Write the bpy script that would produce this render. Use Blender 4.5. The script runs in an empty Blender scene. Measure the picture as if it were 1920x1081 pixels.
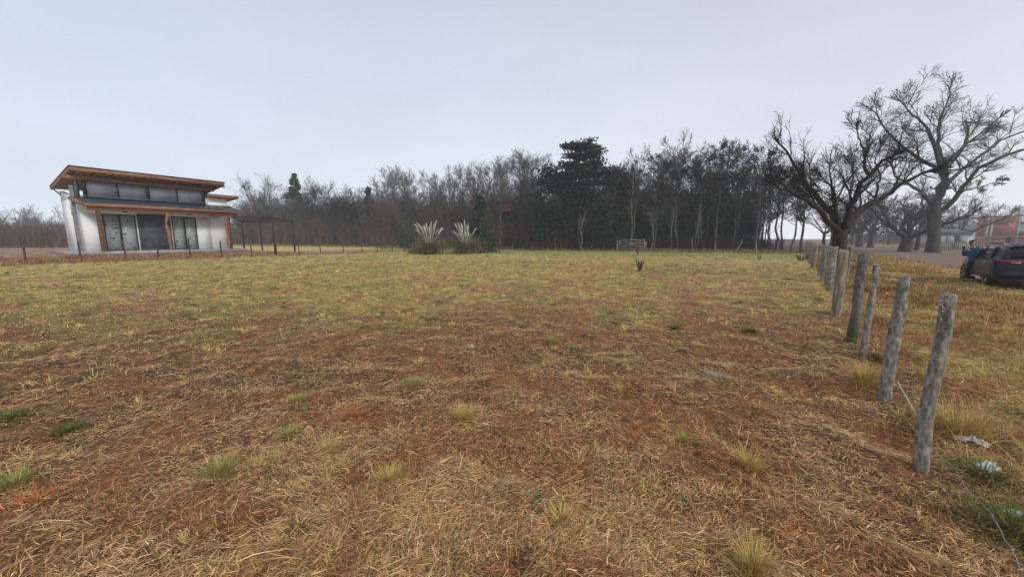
import bpy, math, random
import numpy as np
from mathutils import Vector, Matrix
R = math.radians
sc = bpy.context.scene
# ------------------------------------------------------------------ camera, world, sun, exposure
F_PX = 680.0; HC = 1.6; PITCH = math.atan(94/F_PX); CP, SP = math.cos(PITCH), math.sin(PITCH)
cam_d = bpy.data.cameras.new('camera'); cam = bpy.data.objects.new('camera', cam_d); sc.collection.objects.link(cam)
cam.location = (0, 0, HC); cam.rotation_euler = (R(90)-PITCH, 0, 0)
cam_d.sensor_width = 36; cam_d.lens = 36*F_PX/1920; cam_d.clip_end = 3000; cam_d.clip_start = 0.05
sc.camera = cam
sc.render.resolution_x = 1024; sc.render.resolution_y = 576
W = bpy.data.worlds.new('World'); sc.world = W; W.use_nodes = True
SUN_EL, SUN_AZ = 33, 145
def build_world():
    nt = W.node_tree; N = nt.nodes; L = nt.links; N.clear()
    out = N.new('ShaderNodeOutputWorld'); bg = N.new('ShaderNodeBackground'); bg.inputs['Strength'].default_value = 0.1
    sky = N.new('ShaderNodeTexSky'); sky.sky_type = 'NISHITA'; sky.sun_disc = False
    sky.sun_elevation = R(SUN_EL); sky.sun_rotation = R(SUN_AZ); sky.dust_density = 3; sky.air_density = 1.5
    hs = N.new('ShaderNodeHueSaturation'); hs.inputs['Saturation'].default_value = 0.35; hs.inputs['Value'].default_value = 0.9
    L.new(sky.outputs[0], hs.inputs['Color'])
    tc = N.new('ShaderNodeTexCoord'); sep = N.new('ShaderNodeSeparateXYZ'); L.new(tc.outputs['Generated'], sep.inputs[0])
    ramp = N.new('ShaderNodeValToRGB'); L.new(sep.outputs['Z'], ramp.inputs[0])
    e = ramp.color_ramp.elements
    e[0].position = 0.0; e[0].color = (.80, .815, .85, 1)
    e[1].position = 0.62; e[1].color = (.475, .515, .575, 1)
    m_ = ramp.color_ramp.elements.new(0.18); m_.color = (.66, .70, .765, 1)
    m_ = ramp.color_ramp.elements.new(0.38); m_.color = (.55, .595, .66, 1)
    # the overcast deck is a little warmer and brighter towards the right
    dt = N.new('ShaderNodeVectorMath'); dt.operation = 'DOT_PRODUCT'; dt.inputs[1].default_value = (.85, .5, .05)
    L.new(tc.outputs['Generated'], dt.inputs[0])
    r2 = N.new('ShaderNodeMapRange'); L.new(dt.outputs['Value'], r2.inputs[0])
    r2.inputs[1].default_value = -.2; r2.inputs[2].default_value = 1.0
    tint = N.new('ShaderNodeMix'); tint.data_type = 'RGBA'; L.new(r2.outputs[0], tint.inputs[0])
    tint.inputs[6].default_value = (.935, 1.0, 1.05, 1); tint.inputs[7].default_value = (1.06, 1.03, 1.06, 1)
    mul = N.new('ShaderNodeMix'); mul.data_type = 'RGBA'; mul.blend_type = 'MULTIPLY'; mul.inputs[0].default_value = 1
    L.new(ramp.outputs[0], mul.inputs[6]); L.new(tint.outputs[2], mul.inputs[7])
    no = N.new('ShaderNodeTexNoise'); no.inputs['Scale'].default_value = 2.2; no.inputs['Detail'].default_value = 3
    mp = N.new('ShaderNodeMapping'); mp.inputs['Scale'].default_value = (1, 1, 3); L.new(tc.outputs['Generated'], mp.inputs[0]); L.new(mp.outputs[0], no.inputs['Vector'])
    r3 = N.new('ShaderNodeMapRange'); L.new(no.outputs[0], r3.inputs[0]); r3.inputs[1].default_value = .3; r3.inputs[2].default_value = .7
    r3.inputs[3].default_value = .955*10.3; r3.inputs[4].default_value = 1.045*10.3
    m2 = N.new('ShaderNodeVectorMath'); m2.operation = 'SCALE'; L.new(mul.outputs[2], m2.inputs[0]); L.new(r3.outputs[0], m2.inputs['Scale'])
    mx = N.new('ShaderNodeMix'); mx.data_type = 'RGBA'; mx.inputs[0].default_value = .93
    L.new(hs.outputs[0], mx.inputs[6]); L.new(m2.outputs[0], mx.inputs[7])
    L.new(mx.outputs[2], bg.inputs['Color']); L.new(bg.outputs[0], out.inputs['Surface'])
build_world()
sd = bpy.data.lights.new('sun', 'SUN'); sun = bpy.data.objects.new('sun', sd); sc.collection.objects.link(sun)
sd.energy = 1.45; sd.angle = R(12); sd.color = (1, .97, .93)
az = R(SUN_AZ); el = R(SUN_EL)
sdir = Vector((math.sin(az)*math.cos(el), math.cos(az)*math.cos(el), math.sin(el)))
sun.rotation_euler = sdir.to_track_quat('Z', 'Y').to_euler()
sc.view_settings.view_transform = 'Standard'; sc.view_settings.look = 'None'; sc.view_settings.exposure = 0.28; sc.cycles.volume_bounces = 3; sc.view_settings.gamma = 1

# ------------------------------------------------------------------ helpers
rng = np.random.default_rng(7); random.seed(7)
def ray(x, y):
    Z = -(y-540.5)/F_PX
    return np.array([(x-960)/F_PX, CP+Z*SP, -SP+Z*CP])
def G(x, y, z=0.0):
    d = ray(x, y); return d*((z-HC)/d[2]) + [0, 0, HC]
def D(x, y, Y):
    d = ray(x, y); return d*(Y/d[1]) + [0, 0, HC]
def hsh(ix, iy, s):
    n = np.sin(ix*127.1+iy*311.7+s*74.7)*43758.5453
    return n-np.floor(n)
def vnoise(x, y, s=0):
    ix = np.floor(x); iy = np.floor(y); fx = x-ix; fy = y-iy
    fx = fx*fx*(3-2*fx); fy = fy*fy*(3-2*fy)
    a = hsh(ix, iy, s); b = hsh(ix+1, iy, s); c = hsh(ix, iy+1, s); d = hsh(ix+1, iy+1, s)
    return (a*(1-fx)+b*fx)*(1-fy)+(c*(1-fx)+d*fx)*fy
def fbm(x, y, s=0, o=4):
    t = 0; a = .5; n = 0
    for i in range(o):
        t = t+a*vnoise(x*2**i+i*17.3, y*2**i-i*9.1, s+i); n += a; a *= .5
    return t/n
def ss(a, b, x):
    t = np.clip((x-a)/(b-a), 0, 1); return t*t*(3-2*t)

def link(o, parent=None):
    sc.collection.objects.link(o)
    if parent is not None: o.parent = parent
    return o
def mesh(name, V, faces, mat, parent=None, smooth=False, col=None, loc=None):
    """V (n,3); faces: list of int arrays with 3 or 4 columns"""
    V = np.asarray(V, dtype=np.float32)
    me = bpy.data.meshes.new(name)
    faces = [np.asarray(f, dtype=np.int32) for f in faces if len(f)]
    me.vertices.add(len(V)); me.vertices.foreach_set('co', V.ravel())
    nl = sum(f.size for f in faces); npoly = sum(len(f) for f in faces)
    me.loops.add(nl); me.polygons.add(npoly)
    me.loops.foreach_set('vertex_index', np.concatenate([f.ravel() for f in faces]))
    tot = np.concatenate([np.full(len(f), f.shape[1], np.int32) for f in faces])
    st = np.concatenate([[0], np.cumsum(tot)[:-1]]).astype(np.int32)
    me.polygons.foreach_set('loop_start', st)
    if smooth: me.polygons.foreach_set('use_smooth', np.ones(npoly, bool))
    me.update(calc_edges=True)
    if col is not None:
        a = me.color_attributes.new('Col', 'FLOAT_COLOR', 'POINT')
        c = np.ones((len(V), 4), np.float32); c[:, :3] = col; a.data.foreach_set('color', c.ravel())
    if mat: me.materials.append(mat)
    o = bpy.data.objects.new(name, me)
    if loc is not None: o.location = loc
    return link(o, parent)
def tag(o, label=None, cat=None, group=None, kind=None):
    if label: o['label'] = label
    if cat: o['category'] = cat
    if group: o['group'] = group
    if kind: o['kind'] = kind
    return o
def empty(name, loc, rz=0, parent=None):
    o = bpy.data.objects.new(name, None); o.location = loc; o.rotation_euler = (0, 0, rz); o.empty_display_size = .2
    return link(o, parent)
def kids(o): return [c for c in bpy.data.objects if c.parent == o]
def copy_thing(o, loc, rz=0, scale=(1, 1, 1), label=None, group=None):
    c = o.copy(); sc.collection.objects.link(c); c.location = loc; c.rotation_euler = (0, 0, rz); c.scale = scale
    if label: c['label'] = label
    if group: c['group'] = group
    for ch in CH[o.name]:
        k = ch.copy(); sc.collection.objects.link(k); k.parent = c
    return c
CH = {}

class MB:
    def __init__(s): s.v = []; s.q = []; s.t = []
    def add(s, V, Q=(), T=()):
        b = len(s.v); s.v += [tuple(p) for p in V]
        s.q += [tuple(i+b for i in f) for f in Q]; s.t += [tuple(i+b for i in f) for f in T]; return s
    def hexa(s, P):   # 8 points: bottom 4 ccw, top 4 ccw
        return s.add(P, [(3, 2, 1, 0), (4, 5, 6, 7), (0, 1, 5, 4), (1, 2, 6, 5), (2, 3, 7, 6), (3, 0, 4, 7)])
    def box(s, x0, x1, y0, y1, z0, z1):
        return s.hexa([(x0, y0, z0), (x1, y0, z0), (x1, y1, z0), (x0, y1, z0), (x0, y0, z1), (x1, y0, z1), (x1, y1, z1), (x0, y1, z1)])
    def bar(s, a, b, w, h):
        a = Vector(a); b = Vector(b); d = (b-a).normalized(); up = Vector((0, 0, 1))
        if abs(d.z) > .95: up = Vector((0, 1, 0))
        r = d.cross(up).normalized()*w/2; q = r.cross(d).normalized()*h/2
        return s.hexa([a-r-q, a+r-q, b+r-q, b-r-q, a-r+q, a+r+q, b+r+q, b-r+q])
    def build(s, name, mat, parent=None, bevel=0, **k):
        o = mesh(name, np.array(s.v), [f for f in (s.q and np.array(s.q), s.t and np.array(s.t)) if len(f)], mat, parent, **k)
        if bevel:
            m = o.modifiers.new('bevel', 'BEVEL'); m.width = bevel; m.segments = 2; m.limit_method = 'ANGLE'
        return o
def tubes(P, r, n=3, cap=False):
    """P (N,k,3), r (N,k) -> V, quads"""
    N, k, _ = P.shape
    T = np.empty_like(P); T[:, 1:-1] = P[:, 2:]-P[:, :-2]; T[:, 0] = P[:, 1]-P[:, 0]; T[:, -1] = P[:, -1]-P[:, -2]
    T /= np.linalg.norm(T, axis=2, keepdims=True)+1e-9
    m = T.mean(1); ref = np.where(np.abs(m[:, 2:3]) > .8, [[1., .1, 0]], [[.05, 0, 1.]])
    A = np.cross(T, ref[:, None, :]); A /= np.linalg.norm(A, axis=2, keepdims=True)+1e-9
    B = np.cross(T, A)
    th = np.arange(n)*2*np.pi/n
    V = P[:, :, None]+r[:, :, None, None]*(A[:, :, None]*np.cos(th)[:, None]+B[:, :, None]*np.sin(th)[:, None])
    idx = np.arange(N*k*n).reshape(N, k, n)
    a = idx[:, :-1]; b = idx[:, 1:]
    Q = np.stack([a, np.roll(a, -1, 2), np.roll(b, -1, 2), b], -1).reshape(-1, 4)
    return V.reshape(-1, 3), Q
class Acc:
    def __init__(s): s.V = []; s.Q = []; s.n = 0; s.C = []
    def add(s, V, Q, C=None):
        s.V.append(V); s.Q.append(Q+s.n); s.n += len(V)
        if C is not None: s.C.append(C)
    def tube(s, P, r, n=3, C=None):
        V, Q = tubes(P, r, n); s.add(V, Q, None if C is None else np.repeat(C, P.shape[1]*n, axis=0))
    def build(s, name, mat, parent=None, smooth=False):
        return mesh(name, np.concatenate(s.V), [np.concatenate(s.Q)], mat, parent, smooth, np.concatenate(s.C) if s.C else None)

# ------------------------------------------------------------------ materials
def nmat(name, fn):
    m = bpy.data.materials.new(name); m.use_nodes = True; nt = m.node_tree; N = nt.nodes; L = nt.links
    b = N['Principled BSDF']; b.inputs['Roughness'].default_value = .85
    fn(N, L, b); return m
def noise_mat(name, c1, c2, scale=4, rough=.85, bump=.2, stretch=(1, 1, 1), detail=6, c3=None, spec=.3, metal=0, bdist=.02, lo=.35, hi=.65):
    def fn(N, L, b):
        tc = N.new('ShaderNodeTexCoord'); mp = N.new('ShaderNodeMapping'); mp.inputs['Scale'].default_value = stretch
        L.new(tc.outputs['Object'], mp.inputs[0])
        n = N.new('ShaderNodeTexNoise'); n.inputs['Scale'].default_value = scale; n.inputs['Detail'].default_value = detail; n.inputs['Roughness'].default_value = .65
        L.new(mp.outputs[0], n.inputs['Vector'])
        r = N.new('ShaderNodeValToRGB'); L.new(n.outputs[0], r.inputs[0])
        r.color_ramp.elements[0].position = lo; r.color_ramp.elements[0].color = (*c1, 1)
        r.color_ramp.elements[1].position = hi; r.color_ramp.elements[1].color = (*c2, 1)
        if c3: e = r.color_ramp.elements.new((lo+hi)/2); e.color = (*c3, 1)
        L.new(r.outputs[0], b.inputs['Base Color'])
        b.inputs['Roughness'].default_value = rough; b.inputs['Specular IOR Level'].default_value = spec; b.inputs['Metallic'].default_value = metal
        if bump:
            bp = N.new('ShaderNodeBump'); bp.inputs['Strength'].default_value = bump; bp.inputs['Distance'].default_value = bdist
            L.new(n.outputs[0], bp.inputs['Height']); L.new(bp.outputs[0], b.inputs['Normal'])
    return nmat(name, fn)
def col_mat(name, rough=.9, spec=.15, noise=None, transl=0):
    def fn(N, L, b):
        a = N.new('ShaderNodeAttribute'); a.attribute_name = 'Col'
        src = a.outputs['Color']
        b.inputs['Roughness'].default_value = rough; b.inputs['Specular IOR Level'].default_value = spec
        if noise:
            tc = N.new('ShaderNodeTexCoord')
            n = N.new('ShaderNodeTexNoise'); n.inputs['Scale'].default_value = noise; n.inputs['Detail'].default_value = 8; n.inputs['Roughness'].default_value = .7
            L.new(tc.outputs['Object'], n.inputs['Vector'])
            r = N.new('ShaderNodeMapRange'); L.new(n.outputs[0], r.inputs[0]); r.inputs[1].default_value = .3; r.inputs[2].default_value = .7; r.inputs[3].default_value = .62; r.inputs[4].default_value = 1.38
            m = N.new('ShaderNodeVectorMath'); m.operation = 'SCALE'; L.new(src, m.inputs[0]); L.new(r.outputs[0], m.inputs['Scale'])
            L.new(m.outputs[0], b.inputs['Base Color'])
            bp = N.new('ShaderNodeBump'); bp.inputs['Strength'].default_value = .5; bp.inputs['Distance'].default_value = .03
            L.new(n.outputs[0], bp.inputs['Height']); L.new(bp.outputs[0], b.inputs['Normal'])
        else: L.new(src, b.inputs['Base Color'])
    return nmat(name, fn)
M = {}
M['ground'] = col_mat('ground_soil', noise=9)
M['blade'] = col_mat('grass_blade', rough=.8)
M['bark_dark'] = noise_mat('bark_dark', (.014, .012, .010), (.055, .046, .04), 9, bump=.8, stretch=(1, 1, .35))
M['bark_grey'] = noise_mat('bark_grey', (.032, .028, .026), (.09, .08, .073), 2.5, bump=.7, stretch=(1, 1, .3))
M['bark_wood'] = noise_mat('bark_wood', (.03, .027, .025), (.12, .108, .10), 1.5, bump=.4, stretch=(1, 1, .3))
M['twig'] = noise_mat('twig', (.055, .047, .043), (.12, .103, .095), 1, bump=0)
M['twig_pale'] = noise_mat('twig_pale', (.10, .088, .08), (.19, .17, .155), 1, bump=0)
M['twig_dark'] = noise_mat('twig_dark', (.013, .011, .010), (.034, .029, .026), 1, bump=0)
M['twig_red'] = noise_mat('twig_red', (.10, .042, .03), (.20, .09, .055), 1, bump=0)
M['bramble'] = noise_mat('bramble', (.085, .057, .047), (.215, .145, .112), .35, bump=0)
M['leafy'] = col_mat('leaf_mass')
def bark_post(name, lo_, mid, hi_, moss=False):
    def fn(N, L, b):
        tc = N.new('ShaderNodeTexCoord'); mp = N.new('ShaderNodeMapping'); mp.inputs['Scale'].default_value = (1, 1, .45); L.new(tc.outputs['Object'], mp.inputs[0])
        n = N.new('ShaderNodeTexNoise'); n.inputs['Scale'].default_value = 26; n.inputs['Detail'].default_value = 8; n.inputs['Roughness'].default_value = .75; L.new(mp.outputs[0], n.inputs['Vector'])
        r = N.new('ShaderNodeValToRGB'); L.new(n.outputs[0], r.inputs[0]); e = r.color_ramp.elements
        e[0].position = .33; e[0].color = (*lo_, 1); e[1].position = .69; e[1].color = (*hi_, 1); q = e.new(.5); q.color = (*mid, 1)
        v = N.new('ShaderNodeTexVoronoi'); v.inputs['Scale'].default_value = 42; L.new(mp.outputs[0], v.inputs['Vector'])
        n2 = N.new('ShaderNodeTexNoise'); n2.inputs['Scale'].default_value = 6; L.new(tc.outputs['Object'], n2.inputs['Vector'])
        k = N.new('ShaderNodeMath'); k.operation = 'MULTIPLY_ADD'; k.inputs[1].default_value = -1.6; L.new(v.outputs['Distance'], k.inputs[0]); L.new(n2.outputs[0], k.inputs[2])
        rr = N.new('ShaderNodeMapRange'); rr.inputs[1].default_value = .36; rr.inputs[2].default_value = .50; L.new(k.outputs[0], rr.inputs[0])
        mx = N.new('ShaderNodeMix'); mx.data_type = 'RGBA'; L.new(rr.outputs[0], mx.inputs[0]); L.new(r.outputs[0], mx.inputs[6]); mx.inputs[7].default_value = (.44, .45, .40, 1); out = mx.outputs[2]
        if moss:
            sp = N.new('ShaderNodeSeparateXYZ'); L.new(tc.outputs['Object'], sp.inputs[0]); a = N.new('ShaderNodeMath'); a.operation = 'MULTIPLY_ADD'; a.inputs[1].default_value = -.7; L.new(sp.outputs[2], a.inputs[0]); L.new(n.outputs[0], a.inputs[2])
            m2 = N.new('ShaderNodeMapRange'); m2.inputs[1].default_value = .22; m2.inputs[2].default_value = .42; L.new(a.outputs[0], m2.inputs[0]); x = N.new('ShaderNodeMix'); x.data_type = 'RGBA'; L.new(m2.outputs[0], x.inputs[0]); L.new(out, x.inputs[6]); x.inputs[7].default_value = (.055, .075, .018, 1); out = x.outputs[2]
        L.new(out, b.inputs['Base Color']); bp = N.new('ShaderNodeBump'); bp.inputs['Strength'].default_value = 1; bp.inputs['Distance'].default_value = .012; L.new(n.outputs[0], bp.inputs['Height']); L.new(bp.outputs[0], b.inputs['Normal'])
    return nmat(name, fn)
M['post'] = bark_post('post_wood', (.03, .026, .021), (.21, .185, .15), (.52, .46, .38)); M['post_mossy'] = bark_post('mossy_post_wood', (.035, .03, .025), (.13, .118, .10), (.28, .25, .21), True)
M['post_pale'] = noise_mat('post_pale_wood', (.12, .085, .06), (.40, .32, .22), 12, bump=1, stretch=(1, 1, .2), c3=(.24, .18, .13))
M['post_far'] = noise_mat('post_far', (.10, .092, .08), (.27, .25, .22), 5, bump=.3)
M['post_brown'] = noise_mat('post_brown', (.04, .025, .018), (.13, .08, .055), 8, bump=.4)
M['moss'] = noise_mat('moss', (.015, .028, .006), (.07, .10, .02), 30, bump=.6)
M['lichen'] = noise_mat('lichen', (.42, .44, .38), (.6, .6, .54), 40, bump=.5)
M['plaster'] = noise_mat('white_plaster', (.72, .70, .67), (.89, .88, .865), .55, bump=.1, lo=.25, hi=.5)
M['concrete'] = noise_mat('concrete', (.26, .25, .24), (.42, .40, .385), 3, bump=.2)
M['concrete_post'] = noise_mat('grey_render', (.16, .16, .17), (.30, .29, .30), 2, bump=.2)
M['slate'] = noise_mat('dark_slate', (.038, .043, .052), (.105, .11, .125), 2.6, rough=.6, bump=.2)
M['timber'] = noise_mat('varnished_timber', (.15, .06, .035), (.44, .20, .10), 3.5, rough=.6, bump=.3, stretch=(.35, 3, 3))
M['timber_dark'] = noise_mat('timber_dark_brown', (.07, .035, .02), (.17, .085, .05), 4, rough=.6, bump=.3)  # dark brown timber of the porch posts
M['timber_light'] = noise_mat('soffit_boards', (.17, .08, .045), (.34, .18, .105), 3, rough=.6, bump=.3, stretch=(3, .3, 3))
M['metal_roof'] = noise_mat('dark_roof_metal', (.035, .04, .05), (.075, .085, .10), 2, rough=.45, bump=0, metal=.3)
M['blue_flash'] = noise_mat('blue_flashing', (.07, .115, .16), (.15, .21, .27), 3, rough=.4, bump=0, metal=.2)
M['black_frame'] = noise_mat('black_frame', (.008, .009, .010), (.018, .019, .021), 5, rough=.4, bump=0)
M['dark_glass'] = noise_mat('dark_glass', (.13, .14, .16), (.23, .245, .27), .7, rough=.6, bump=0, spec=.3)
M['metal_post'] = noise_mat('rust_brown_metal', (.03, .018, .014), (.085, .05, .038), 6, rough=.6, bump=0)
M['galv'] = noise_mat('galvanised', (.35, .36, .37), (.5, .5, .5), 5, rough=.5, bump=0, metal=.4)
M['wire'] = noise_mat('rusty_wire', (.12, .09, .07), (.25, .22, .2), 5, rough=.5, bump=0)
M['rope'] = noise_mat('pale_cord', (.42, .38, .32), (.58, .54, .48), 5, bump=0)
M['paint'] = noise_mat('dark_car_paint', (.010, .013, .018), (.014, .018, .025), 1, rough=.32, bump=0, spec=.35)
M['trim'] = noise_mat('black_plastic', (.012, .012, .013), (.02, .02, .021), 5, rough=.6, bump=0)
M['car_glass'] = noise_mat('car_glass', (.008, .009, .011), (.014, .015, .017), 1, rough=.15, bump=0, spec=.3)
M['chrome'] = noise_mat('chrome', (.6, .6, .62), (.7, .7, .72), 5, rough=.2, bump=0, metal=1)
M['tail'] = noise_mat('red_lens', (.14, .006, .012), (.24, .012, .022), 12, rough=.15, bump=0, spec=.8)
M['tyre'] = noise_mat('tyre_rubber', (.012, .012, .012), (.025, .024, .023), 8, rough=.9, bump=.2)
M['rim'] = noise_mat('alloy', (.32, .33, .34), (.45, .45, .46), 8, rough=.35, bump=0, metal=.7)
M['plate'] = noise_mat('plate_white', (.55, .56, .58), (.7, .71, .72), 8, rough=.5, bump=0)
M['skin'] = noise_mat('skin', (.42, .24, .17), (.50, .30, .215), 6, rough=.6, bump=0)
M['jacket_blue'] = noise_mat('jacket_blue', (.012, .075, .15), (.03, .14, .23), 5, rough=.7, bump=.3)
M['jacket_teal'] = noise_mat('hood_teal', (.02, .16, .17), (.035, .22, .23), 5, rough=.7, bump=.3)
M['jeans'] = noise_mat('dark_jeans', (.012, .016, .03), (.03, .036, .055), 9, rough=.9, bump=.3)
M['cap'] = noise_mat('maroon_cap', (.13, .015, .03), (.2, .03, .05), 9, rough=.9, bump=.2)
M['hair'] = noise_mat('dark_hair', (.015, .010, .008), (.03, .02, .015), 30, rough=.7, bump=.2)
M['boot'] = noise_mat('boot', (.02, .015, .012), (.04, .03, .025), 9, rough=.8, bump=.2)
M['plastic'] = noise_mat('white_plastic_litter', (.55, .56, .55), (.72, .73, .72), 14, rough=.35, bump=.4)
M['plume'] = noise_mat('plume', (.42, .37, .29), (.62, .56, .46), 6, bump=.3)
M['pale_wall'] = noise_mat('pale_grey_wall', (.46, .46, .42), (.58, .57, .52), 1.5, bump=.1)
M['grey_wall'] = noise_mat('grey_wall', (.25, .25, .24), (.38, .37, .36), 1.5, bump=.1)
M['blue_wall'] = noise_mat('blue_grey_wall', (.30, .34, .42), (.37, .42, .5), 1.5, bump=.05)
M['grey_roof'] = noise_mat('grey_roof', (.10, .105, .115), (.18, .185, .20), 2, bump=.2)
M['litterdark'] = noise_mat('charred_lump', (.015, .012, .01), (.05, .04, .03), 20, bump=.8)
def brick_fn(N, L, b):
    tc = N.new('ShaderNodeTexCoord'); sp = N.new('ShaderNodeSeparateXYZ'); ad = N.new('ShaderNodeMath'); mp = N.new('ShaderNodeCombineXYZ')
    L.new(tc.outputs['Object'], sp.inputs[0]); L.new(sp.outputs[0], ad.inputs[0]); L.new(sp.outputs[1], ad.inputs[1]); L.new(ad.outputs[0], mp.inputs[0]); L.new(sp.outputs[2], mp.inputs[1])
    t = N.new('ShaderNodeTexBrick'); L.new(mp.outputs[0], t.inputs['Vector']); t.inputs['Scale'].default_value = 1
    t.inputs['Color1'].default_value = (.44, .12, .07, 1); t.inputs['Color2'].default_value = (.33, .09, .06, 1); t.inputs['Mortar'].default_value = (.36, .28, .24, 1)
    t.inputs['Brick Width'].default_value = .33; t.inputs['Row Height'].default_value = .2; t.inputs['Mortar Size'].default_value = .018
    L.new(t.outputs[0], b.inputs['Base Color'])
M['brick'] = nmat('hollow_brick', brick_fn)
def covered_glass(N, L, b):   # panes papered from inside with pale sheets full of dark blots
    tc = N.new('ShaderNodeTexCoord')
    v = N.new('ShaderNodeTexNoise'); v.inputs['Scale'].default_value = 5.2; v.inputs['Detail'].default_value = 3.5; v.inputs['Roughness'].default_value = .6
    L.new(tc.outputs['Object'], v.inputs['Vector'])
    r = N.new('ShaderNodeValToRGB'); L.new(v.outputs[0], r.inputs[0])
    r.color_ramp.elements[0].position = .34; r.color_ramp.elements[0].color = (.05, .055, .055, 1)
    r.color_ramp.elements[1].position = .42; r.color_ramp.elements[1].color = (.40, .43, .41, 1)
    L.new(r.outputs[0], b.inputs['Base Color']); b.inputs['Roughness'].default_value = .25
M['papered'] = nmat('papered_glass', covered_glass)

# ------------------------------------------------------------------ ground
LA = np.array([-28.2, 20.2]); LD = np.array([.578, .816]); LD = LD/np.linalg.norm(LD); LN = np.array([-LD[1], LD[0]])   # neighbour fence line
FA = np.array([2.77, 2.29]); FD = np.array([.6155, .7881]); FN = np.array([FD[1], -FD[0]])                            # post row, FN to its right
WA = np.array([30., 38.5]); WB = np.array([-61., 80.]); WD = (WB-WA)/np.linalg.norm(WB-WA); WN = np.array([-WD[1], WD[0]])
if WN[1] < 0: WN = -WN
RO = np.array([22.8, 18.4]); RD = np.array([.60, .80]); RN = np.array([RD[1], -RD[0]])
def dl(x, y): return (x-LA[0])*LN[0]+(y-LA[1])*LN[1]
def sl(x, y): return (x-LA[0])*LD[0]+(y-LA[1])*LD[1]
def df(x, y): return (x-FA[0])*FN[0]+(y-FA[1])*FN[1]
def dw(x, y): return (x-WA[0])*WN[0]+(y-WA[1])*WN[1]
def dr(x, y): return (x-RO[0])*RN[0]+(y-RO[1])*RN[1]
def base_h(x, y):
    d = dl(x, y); s = sl(x, y)
    h = .10*ss(-6, -1, d)+.35*ss(.3, 2.4, d)*ss(-14, -6, s)*(1-ss(13, 19, s))
    return h
def on_road(x, y):
    d = dr(x, y)+(fbm(x*.5, y*.5, 31)-.5)*1.6
    return ss(-.3, .5, d)*(1-ss(6.6, 7.6, d))
def tuss(x, y): return fbm(x*2.9+fbm(x*.9, y*.9, 8, 2)*2, y*3.4, 9, 3)
def gz(x, y):
    x = np.asarray(x, float); y = np.asarray(y, float)
    r = np.hypot(x, y)
    b = (fbm(x*.7, y*.7, 3, 3)-.5)*.10 + (fbm(x*2.7, y*2.7, 5, 3)-.5)*.055*(1-.5*ss(30, 60, r)) + (tuss(x, y)-.45)*.125*(1-.75*ss(.0, .1, on_road(x, y)))
    rightish = ss(.2, 1.2, df(x, y))
    b = b + rightish*(fbm(x*1.8, y*1.8, 12, 3)-.45)*.12*(1-ss(-1, 0, dr(x, y)))
    road = on_road(x, y)
    b = b*(1-.8*road)
    m = np.exp(-((dl(x, y)-1.0)/.8)**2)*ss(-16, -6, sl(x, y))*(1-ss(1, 6, sl(x, y)))*.32*fbm(x*.8, y*.8, 44, 2)
    return base_h(x, y)+b+m
RUST = np.array([.48, .165, .065]); STRAW = np.array([.78, .50, .21]); BROWN = np.array([.27, .125, .058]); OLIVE = np.array([.40, .34, .10])
GREEN = np.array([.16, .23, .06]); YEL = np.array([.76, .58, .20]); SOIL = np.array([.10, .052, .030]); TAN = np.array([.66, .39, .175]); MUD = np.array([.225, .15, .11])
def mixc(c, k, w): return c*(1-w[:, None])+k*w[:, None]
def zone(x, y):
    """patch weights of the meadow"""
    r = np.hypot(x, y)
    n1 = fbm(x*.33, y*.33, 21, 4); n2 = fbm(x*1.1, y*1.1, 22, 4); n3 = fbm(x*.16, y*.16, 23, 3); n4 = fbm(x*2.6, y*2.6, 24, 3)
    far = ss(5, 20, y); left = ss(2, -12, x)
    green = ss(.50, .66, n2*.35+n1*.25+tuss(x, y)*.4 + .085*far+.08*left*ss(2, 8, r)-.12*ss(8, 3, r))
    green = np.maximum(green, .92*ss(30, 37, y+(x*.25))*ss(.28, .5, n2+.12))
    rust = ss(.5, .62, n1*.4+n4*.6)*(1-.6*far)
    right = ss(.1, .9, df(x, y))
    return green, rust, right, n2, n3, n4
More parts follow.
